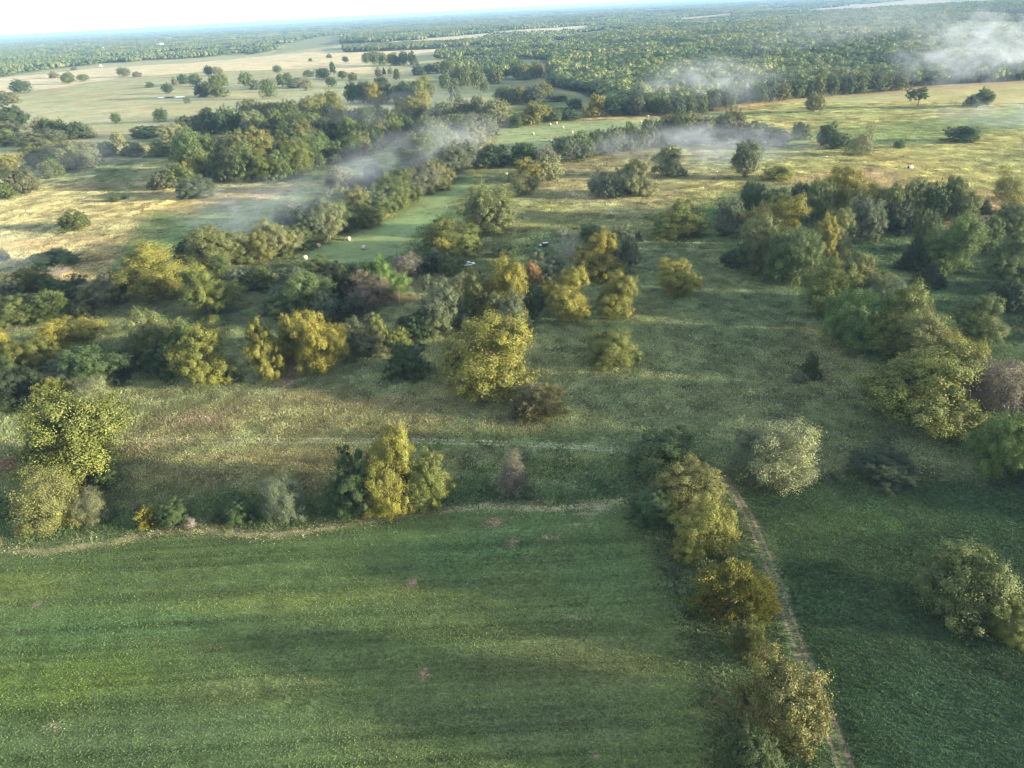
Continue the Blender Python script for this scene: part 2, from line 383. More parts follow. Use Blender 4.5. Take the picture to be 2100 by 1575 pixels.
# polyline, full width m, colour, strength
LINES = [
 ([(1466,962),(1485,985),(1510,1015),(1535,1060),(1560,1115),(1590,1190),(1618,1270),(1645,1345),(1675,1420),(1700,1480),(1722,1540),(1740,1600)], 2.2, (0.085,0.10,0.05), .6),
 ([(1466,962),(1483,985),(1505,1015),(1528,1060),(1552,1115),(1581,1190),(1609,1270),(1636,1345),(1664,1420),(1688,1480),(1708,1540),(1725,1600)], .5, (0.19,0.145,0.115), 1),
 ([(1468,962),(1488,985),(1516,1015),(1543,1060),(1568,1115),(1599,1190),(1627,1270),(1654,1345),(1685,1420),(1712,1480),(1736,1540),(1755,1600)], .55, (0.18,0.135,0.105), 1),
 ([(262,898),(420,899),(600,899),(850,900),(1000,904),(1150,911),(1300,920)], .42, (0.28,0.25,0.15), 1),
 ([(262,906),(420,907),(600,907),(850,908),(1000,911),(1150,918),(1290,927)], .42, (0.28,0.25,0.15), 1),
 ([(-60,1120),(0,1128),(90,1131),(200,1117),(330,1092),(430,1088),(500,1098),(570,1097),(700,1077),(850,1053),(1000,1038),(1150,1044),(1200,1036),(1275,1026)], 1.8, (0.28,0.25,0.14), .9),
 ([(-60,1108),(60,1118),(180,1105),(300,1084),(420,1077),(520,1088),(620,1080),(760,1060)], .8, (0.22,0.18,0.09), .6),
 ([(900,1030),(1000,1025),(1150,1020),(1290,1000)], .6, (0.045,0.07,0.03), .7),
 ([(590,775),(560,800),(500,830),(430,850),(350,885),(300,905)], 2.0, (0.19,0.14,0.09), .55),
 ([(640,690),(606,735),(597,775)], 2.2, (0.18,0.13,0.10), .5),
 ([(1060,512),(1150,480),(1280,435),(1400,390),(1500,372)], .5, (0.07,0.08,0.035), .9),
 ([(1100,500),(1250,455),(1340,430)], .5, (0.09,0.10,0.04), .6),
 ([(900,560),(960,540),(1060,525),(1150,512)], 1.2, (0.08,0.105,0.045), .7),
 ([(2092,270),(2100,300),(2098,335),(2090,360)], 1.6, (0.07,0.12,0.04), .8), ([(1950,205),(1955,225),(1965,245)], .9, (0.12,0.15,0.06), .7), ([(1962,205),(1967,225),(1976,243)], .9, (0.12,0.15,0.06), .7),
 ([(1650,300),(1750,245),(1850,222),(1960,208)], 1.2, (0.11,0.14,0.06), .5), ([(1820,250),(1950,268),(2080,272)], 1.2, (0.12,0.15,0.07), .5),
 ([(330,470),(440,440),(540,418),(620,395),(720,345)], 1.3, (0.27,0.22,0.12), .7), ([(600,392),(680,365),(730,345)], 1.6, (0.34,0.27,0.17), .8), ([(380,450),(430,425),(520,400)], .8, (0.09,0.13,0.05), .6),
 ([(40,200),(80,213),(130,232),(175,248)], 1.6, (0.30,0.27,0.15), .9), ([(42,202),(82,215),(132,234)], .9, (0.10,0.12,0.05), .7),
 ([(1020,275),(1030,300)], 2.5, (0.28,0.25,0.10), .8),
 ([(660,520),(760,480),(850,440),(960,375)], .8, (0.15,0.19,0.07), .7), ([(680,530),(800,480),(880,445)], .6, (0.07,0.13,0.035), .6),
 ([(700,1042),(0,1042)], .01, (0.1,0.1,0.1), 0), ([(150,1325),(300,1318),(460,1330)], .4, (0.2,0.19,0.08), .5), ([(270,1165),(350,1163),(430,1168)], .35, (0.13,0.17,0.05), .6),
 ([(1080,1152),(1200,1143),(1240,1133)], .3, (0.2,0.2,0.13), .6), ([(1160,1077),(1215,1073)], .4, (0.28,0.22,0.15), .7), ([(85,1490),(115,1485)], .4, (0.28,0.24,0.16), .8), ([(430,1400),(650,1398)], .25, (0.18,0.18,0.09), .5),
 ([(240,1212),(330,1210),(470,1224)], .35, (0.2,0.2,0.06), .6),
]
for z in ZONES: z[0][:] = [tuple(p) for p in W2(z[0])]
LW = [(W2(l[0]), l[1], l[2], l[3]) for l in LINES]
BW = []
for c, r, rgb, a in BLOBS:
    P = up1(*c); k = px_per_m(P); dep = CAM_H / np.linalg.norm(P - CP)
    BW.append((P[0], P[1], r[0] / k, r[1] / k / dep, rgb, a, 0.0))
def land(x, y):
    """albedo and coarse-grass amount at ground points"""
    x = np.asarray(x, float); y = np.asarray(y, float)
    dist = np.hypot(x, y)
    col = np.empty((len(x), 3)); rough = np.full(len(x), .7)
    g = fbm(x / 260, y / 420, 41, 4)
    f = np.clip((g - .45) / .1, 0, 1)[:, None]
    col[:] = np.array((0.085, 0.12, 0.05)) * (1 - f) + np.array((0.24, 0.20, 0.10)) * f
    wr = dist / 100
    wx = (fbm(x / (6 * wr + 1), y / (6 * wr + 1), 51, 3) - .5) ; wy = (fbm(x / (6 * wr + 1), y / (6 * wr + 1), 61, 3) - .5)
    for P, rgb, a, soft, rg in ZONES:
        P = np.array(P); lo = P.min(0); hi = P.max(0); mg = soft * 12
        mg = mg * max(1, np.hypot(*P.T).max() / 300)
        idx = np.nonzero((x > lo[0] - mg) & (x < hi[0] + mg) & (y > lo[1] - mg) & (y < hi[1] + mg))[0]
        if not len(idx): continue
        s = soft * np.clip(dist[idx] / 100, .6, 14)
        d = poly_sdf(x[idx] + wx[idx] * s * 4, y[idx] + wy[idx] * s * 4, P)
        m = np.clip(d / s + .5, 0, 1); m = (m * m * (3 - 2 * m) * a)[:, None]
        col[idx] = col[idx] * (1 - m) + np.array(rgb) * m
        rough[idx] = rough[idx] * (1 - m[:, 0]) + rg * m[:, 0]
    for bx, by, rx, ry, rgb, a, th in BW:
        idx = np.nonzero((abs(x - bx) < max(rx, ry) * 2.2) & (abs(y - by) < max(rx, ry) * 2.2))[0]
        if not len(idx): continue
        dx = x[idx] - bx; dy = y[idx] - by; c, s = math.cos(th), math.sin(th)
        u = (dx * c - dy * s) / rx; v = (dx * s + dy * c) / ry
        q = np.sqrt(u * u + v * v) + (fbm(x[idx] / (rx * .35 + .3), y[idx] / (ry * .35 + .3), 71, 3) - .5) * 1.1
        m = np.clip(1.35 - q, 0, 1); m = (m * m * (3 - 2 * m) * a)[:, None]
        col[idx] = col[idx] * (1 - m) + np.array(rgb) * m
    for P, w, rgb, a in LW:
        lo = P.min(0) - 20; hi = P.max(0) + 20
        idx = np.nonzero((x > lo[0]) & (x < hi[0]) & (y > lo[1]) & (y < hi[1]))[0]
        if not len(idx) or a == 0: continue
        d = line_dist(x[idx], y[idx], P) + (vnoise(x[idx] / 2.2, y[idx] / 2.2, 81) - .5) * min(w, 1) * .5
        s = max(.12, w * .3)
        m = np.clip((w / 2 - d) / s + .5, 0, 1) * a * (.65 + .5 * vnoise(x[idx] / 3, y[idx] / 3, 83)); m = np.clip(m, 0, 1)[:, None]
        col[idx] = col[idx] * (1 - m) + np.array(rgb) * m
        if w > .5: rough[idx] *= 1 - .7 * m[:, 0]
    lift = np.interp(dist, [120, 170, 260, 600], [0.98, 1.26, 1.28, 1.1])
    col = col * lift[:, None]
    # broad natural variation
    k = 1 + .26 * (fbm(x / 30, y / 38, 91, 4) - .5)
    streak = 1 + .16 * (fbm(x / 60, y / 7, 93, 3) - .5)
    mow = np.where(rough < .45, 1 + 1.15 * (fbm(x / 60, y / .95 + .25 * np.sin(x / 17), 97, 3) - .5) * np.clip(1.6 - dist / 200, 0, 1), 1)
    k = k * mow
    hue = (fbm(x / 45, y / 45, 95, 3) - .5)[:, None]
    col = col * (k * streak)[:, None] * (1 + hue * np.array([.32, .0, -.1]))
    return col, rough

# ------------------------------------------------------------------ ground: one sheet to the horizon
deps = np.concatenate([np.linspace(89.5, 62, 14), np.linspace(61, 6, 720), np.linspace(5.95, .13, 330)])
rr = CAM_H / np.tan(np.radians(deps)); rr = np.append(rr, 60000)
az = np.concatenate([np.linspace(-50, 50, 861), np.linspace(50, 310, 80)[1:-1]])
A_, R_ = np.meshgrid(np.radians(az), rr)
gx = (R_ * np.sin(A_)).ravel(); gy = (R_ * np.cos(A_)).ravel(); gz = hz(gx, gy)
nr, na = R_.shape
i = np.arange(nr - 1)[:, None]; j = np.arange(na)[None]; j2 = (j + 1) % na
Q = np.stack([i * na + j, i * na + j2, (i + 1) * na + j2, (i + 1) * na + j], -1).reshape(-1, 4)
gme = np_mesh("ground", np.stack([gx, gy, gz], 1), [Q[:, ::-1]], [M_GROUND], smooth=True)
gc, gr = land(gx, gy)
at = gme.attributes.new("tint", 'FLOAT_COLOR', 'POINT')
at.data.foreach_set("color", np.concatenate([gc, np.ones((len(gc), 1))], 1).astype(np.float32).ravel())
at = gme.attributes.new("rough", 'FLOAT', 'POINT'); at.data.foreach_set("value", gr.astype(np.float32))
ground = link(bpy.data.objects.new("ground", gme)); tag(ground, kind="structure")
GZ_MIN = float(gz.min()); GZ_MAX = float(gz.max())
# ------------------------------------------------------------------ tree shapes (unit size: 1 m wide, 1 m high)
def fib(n, rng):
    k = np.arange(n) + .5; ph = np.arccos(1 - 2 * k / n); th = math.pi * (1 + 5 ** .5) * k + rng.uniform(0, 6)
    return np.stack([np.sin(ph) * np.cos(th), np.sin(ph) * np.sin(th), np.cos(ph)], 1)
def rnd_dirs(n, rng):
    v = rng.normal(size=(n, 3)); return v / np.linalg.norm(v, axis=1)[:, None]
def lobes_of(kind, rng):
    L = []
    if kind == 'round':
        for d in fib(17, rng):
            if d[2] < -.8: continue
            d = d + rng.normal(size=3) * .16; k = rng.uniform(.8, 1.1)
            L.append((d[0] * .35 * k, d[1] * .35 * k, .52 + d[2] * .33 * k, rng.uniform(.13, .2)))
        L.append((0, 0, .5, .3)); L.append((0, 0, .28, .2))
    elif kind == 'billow':
        n = rng.integers(12, 15)
        for q in range(n):
            a = q * 2.4 + rng.uniform(-.4, .4); h = .2 + .68 * (q * .618 % 1); rad = (.36 if h < .62 else .2) * rng.uniform(.7, 1.1)
            L.append((math.cos(a) * rad, math.sin(a) * rad, h, rng.uniform(.12, .2)))
        L.append((rng.uniform(-.08, .08), rng.uniform(-.08, .08), .84, .15)); L.append((0, 0, .5, .26)); L.append((0, 0, .26, .2))
    elif kind == 'tall':
        for q in range(13):
            h = .12 + .8 * (q + rng.uniform(0, .8)) / 13; a = q * 2.4; rad = .27 * math.sin(math.pi * min(1, h * .9 + .12)) + .04
            L.append((math.cos(a) * rad, math.sin(a) * rad, h, rng.uniform(.1, .15)))
        L.append((0, 0, .5, .22)); L.append((0, 0, .75, .16))
    elif kind in ('bush', 'upright', 'wispy', 'thicket'):
        for d in fib(26, rng):
            if d[2] < -.1: continue
            d = d + rng.normal(size=3) * .13; k = rng.uniform(.82, 1.08)
            L.append((d[0] * .36 * k, d[1] * .36 * k, max(.12, .16 + d[2] * .64 * k), rng.uniform(.11, .17)))
        L.append((0, 0, .38, .3))
    elif kind == 'cedar':
        for q in range(22):
            h = .06 + .88 * q / 22; a = q * 2.4 + rng.uniform(-.3, .3); rad = .36 * (1 - h) ** .8 * rng.uniform(.7, 1.1)
            L.append((math.cos(a) * rad, math.sin(a) * rad, h, .13 * (1.15 - h) + .03))
        L.append((0, 0, .25, .26)); L.append((0, 0, .5, .17))
    elif kind == 'vase':
        for q in range(14):
            a = q * 2.4; rad = rng.uniform(.12, .4); rad = .04 + .38 * ((q * .618 + .2) % 1); lo_ = .34 + rad * .55; h = lo_ + (max(lo_, .9 - rad * .5) - lo_) * rng.random()
            L.append((math.cos(a) * rad, math.sin(a) * rad, h, rng.uniform(.1, .15)))
    elif kind == 'dome':
        for d in fib(13, rng):
            if d[2] < -.5: continue
            d = d + rng.normal(size=3) * .14; L.append((d[0] * .27, d[1] * .27, .58 + d[2] * .24, rng.uniform(.17, .26)))
    L = np.array(L); L[:, 3] *= 1.0 if kind in ('vase', 'cedar') else 1.12
    return L
def leaves(L, n, size, rng, kind):
    w = L[:, 3] ** 2; cnt = np.maximum(6, (n * w / w.sum())).astype(int)
    C = []; NRM = []
    cen = np.array([0, 0, .42])
    for (x, y, z, r), c in zip(L, cnt):
        if c <= 0: continue
        m = max(6, int(rng.uniform(11, 16) * (r / .16)))
        sd = fib(m, rng) + rng.normal(size=(m, 3)) * .25; sd /= np.linalg.norm(sd, axis=1)[:, None]
        sr = r * rng.uniform(.26, .5, m); sc = np.array([x, y, z]) + sd * (r * rng.uniform(.62, .95, m))[:, None]
        k = rng.integers(0, m, c); d = rnd_dirs(c, rng)
        flip = (d * sd[k]).sum(1) < -.2; d[flip] *= -1
        rad = sr[k] * np.minimum(np.abs(rng.normal(size=c)) * .32 + .5, 1.4)
        stretch = (d * sd[k]).sum(1)[:, None] * sd[k] * rng.uniform(.2, 1.3, m)[k][:, None]; stray = np.where(rng.random(c) < .06, rng.uniform(1.2, 1.7, c), 1.0)
        if kind == 'dome': C.append(np.array([x, y, z]) + d * (r * rng.uniform(.82, 1.05, c))[:, None]); NRM.append(d); continue
        C.append(sc[k] + (d + stretch) * (rad * stray)[:, None]); NRM.append(d * .7 + sd[k] * .4)
    C = np.concatenate(C); NR = np.concatenate(NRM)
    if kind == 'wispy': C += rng.normal(size=C.shape) * .03
    NR = NR + rng.normal(size=NR.shape) * (.15 if kind == 'dome' else .5) + np.array([0, 0, .25])
    NR /= np.linalg.norm(NR, axis=1)[:, None]
    keep = C[:, 2] > .015; C = C[keep]; NR = NR[keep]
    t = np.cross(NR, rnd_dirs(len(NR), rng)); t /= np.linalg.norm(t, axis=1)[:, None] + 1e-9
    el = 1.25
    if kind in ('upright',):
        t = C - cen; t[:, 2] = np.abs(t[:, 2]) + .35; t += rng.normal(size=t.shape) * .12; t /= np.linalg.norm(t, axis=1)[:, None]
        NR = np.cross(t, rnd_dirs(len(t), rng)); NR /= np.linalg.norm(NR, axis=1)[:, None]; el = 2.0
    if kind == 'cedar':
        t[:, 2] = np.abs(t[:, 2]) + .5; t /= np.linalg.norm(t, axis=1)[:, None]; el = 1.5
        NR = np.cross(t, rnd_dirs(len(t), rng)); NR /= np.linalg.norm(NR, axis=1)[:, None]
    b = np.cross(NR, t); b /= np.linalg.norm(b, axis=1)[:, None] + 1e-9
    s = size * rng.uniform(.6, 1.35, len(C))[:, None]
    V = np.stack([C - t * s * .5 * el, C + b * s * .42 + NR * s * .1, C + t * s * .5 * el, C - b * s * .42 + NR * s * .1], 1).reshape(-1, 3)
    Q = np.arange(len(V)).reshape(-1, 4)
    return V, Q
def sphere(c, r, rz, nu=9, nv=6):
    th = np.linspace(0, 2 * math.pi, nu, endpoint=False); ph = np.linspace(.25, math.pi - .25, nv)
    V = np.array([[c[0] + r * math.sin(p) * math.cos(t), c[1] + r * math.sin(p) * math.sin(t), max(.01, c[2] + rz * math.cos(p))] for p in ph for t in th])
    Q = [[i * nu + j, i * nu + (j + 1) % nu, (i + 1) * nu + (j + 1) % nu, (i + 1) * nu + j] for i in range(nv - 1) for j in range(nu)]
    return V, Q
def curve(p0, p1, rng, sag=.06, n=5):
    p0 = np.array(p0, float); p1 = np.array(p1, float); t = np.linspace(0, 1, n)[:, None]
    off = rng.normal(size=3) * sag * np.linalg.norm(p1 - p0)
    up = np.array([0, 0, 1.0]) * np.linalg.norm((p1 - p0)[:2]) * .18
    return p0 + (p1 - p0) * t + (off - up) * np.sin(t * math.pi)
def make_shape(kind, seed, n, size, core=True, dead=False):
    """returns (crown mesh or None, trunk mesh)"""
    rng = np.random.default_rng(seed)
    L = lobes_of('round' if kind == 'dead' else kind, rng)
    cm = None
    if kind != 'dead':
        mb = MB(); V, Qd = leaves(L, n, size, rng, kind); mb.add(V, Qd)
        if core and n < 20000 and kind not in ('wispy', 'vase'):
            for (x, y, z, r) in L: mb.add(*sphere((x, y, z), r * .36, r * .34))
        cm = mb.mesh("crown", [M_FOL])
    tb = MB()
    base = .1 if kind in ('bush', 'upright', 'thicket', 'cedar') else .22
    fork = np.array([rng.uniform(-.02, .02), rng.uniform(-.02, .02), base])
    r0 = .021
    tb.tube(np.array([[0, 0, -.02], [0, 0, .01], fork * [1, 1, .5], fork]), [r0 * 1.6, r0 * 1.15, r0, r0 * .85], 8)
    lead = curve(fork, (0, 0, .72), rng, .05); tb.tube(lead, np.linspace(r0 * .8, r0 * .15, 5), 6)
    for (x, y, z, r) in L:
        if r > .25 or z < base: continue
        st = lead[1] if z > .5 else fork
        cv = curve(st, (x, y, z), rng, .07); tb.tube(cv, np.linspace(r0 * .5, r0 * .12, 5), 5)
        nt_ = {'dead': 14, 'wispy': 9, 'vase': 6}.get(kind, 0)
        for q in range(nt_):
            d = rnd_dirs(1, rng)[0]; d[2] = abs(d[2]) * .8 + .1; b0 = cv[rng.integers(2, 5)]
            e = b0 + (np.array([x, y, z]) - b0) * .3 + d * r * rng.uniform(.7, 1.25)
            c2 = curve(b0, e, rng, .1, 4); tb.tube(c2, np.linspace(r0 * .15, r0 * .045, 4), 3)
            if kind in ('dead', 'wispy'):
                for _ in range(4):
                    d2 = rnd_dirs(1, rng)[0]; d2[2] = abs(d2[2]); s0 = c2[rng.integers(1, 4)]
                    tb.tube(np.array([s0, s0 + d2 * r * .3, s0 + d2 * r * .55 + [0, 0, .01]]), [r0 * .05, r0 * .035, r0 * .02], 3)
    return cm, tb.mesh("trunk", [M_BARK], True)
SH = {}
def shapes(kind, lod):
    key = (kind, lod)
    if key not in SH:
        nv = {'round': 4, 'billow': 4, 'bush': 3, 'tall': 2, 'cedar': 2}.get(kind, 2)
        n, s = {'hi': (72000, .0138), 'mid': (26000, .0215), 'lo': (5200, .040)}[lod]
        if kind == 'wispy': n, s = n * .5, s * 1.05
        if kind == 'upright': n, s = n * .75, s * 1.1
        if kind == 'vase': n = n * .5
        if kind == 'cedar': s *= .8
        SH[key] = [make_shape(kind, 100 * len(SH) + q + 7, int(n), s) for q in range(nv)]
    return SH[key]
TINT = dict(G=(.060, .098, .038), M=(.098, .138, .048), Y=(.205, .205, .045), YG=(.145, .168, .042), O=(.150, .165, .058), R=(.24, .17, .070),
            GR=(.115, .145, .085), P=(.185, .215, .110), B=(.165, .150, .110), BG=(.115, .180, .050), D=(.045, .068, .034), S=(.20, .18, .16), K=(.150,.158,.080))
rt = random.Random(5)
NAMES = {'bush': ('bush', 'bush'), 'upright': ('leafy_bush', 'bush'), 'thicket': ('bush', 'bush'), 'cedar': ('cedar_tree', 'cedar'), 'dead': ('bare_tree', 'tree'), 'wispy': ('thin_leaved_tree', 'tree')}
TREE_COUNT = [0]
TREE_SPOTS = []
def plant(x, by, ty, w, kind, tint, label, group=None, small=False):
    P = up1(x, by); k = px_per_m(P); W = w / k * (1.08 if w >= 120 or w < 34 else 1.12) * (1.1 if kind == 'billow' else 1)
    dep = CAM_H / np.linalg.norm(P - CP)
    back = W * (.36 if kind in ('bush', 'upright', 'thicket', 'wispy', 'cedar') else .2)
    hd = P[:2] / np.linalg.norm(P[:2]); P[:2] += hd * back * min(1, dep * 2)
    P[2] = hz(P[0], P[1]); H = solve_h(P, ty) * (.92 if P[1] < 320 else 1.04)
    H = min(max(H, W * .35), W * 2.6)
    for _ in range(2):      # the crown's middle, not the foot, is what was measured across
        q = P + np.array([0, 0, H * .5]) - CP; xp = 1050 + FPX * (q @ Rv) / (q @ Fv); P[0] += (x - xp) / k
    P[2] = hz(P[0], P[1])
    lod = 'hi' if w > 62 else ('mid' if w > 26 else 'lo')
    cm, tm = rt.choice(shapes(kind, lod))
    nm, cat = NAMES.get(kind, ('tree', 'tree'))
    root = empty(nm, (P[0], P[1], P[2] - .05), rt.uniform(0, 6.28))
    root.scale = (W, W, H)
    tag(root, label, cat, group)
    c = [v * .84 for v in TINT[tint]]; j = rt.uniform(.88, 1.14); h = rt.uniform(-.08, .08)
    if cm:
        o = bpy.data.objects.new("crown", cm); o.color = (c[0] * j * (1 + h), c[1] * j, c[2] * j * (1 - h), 1); link(o, root)
    t = bpy.data.objects.new("trunk" if w > 20 or cm is None else "trunk", tm); t.color = ((.30, .26, .23, 1) if kind == 'dead' else (.20, .18, .14, 1) if kind == 'wispy' else (.16, .13, .10, 1)); link(t, root)
    TREE_COUNT[0] += 1; TREE_SPOTS.append((P[0], P[1], W))
    return root
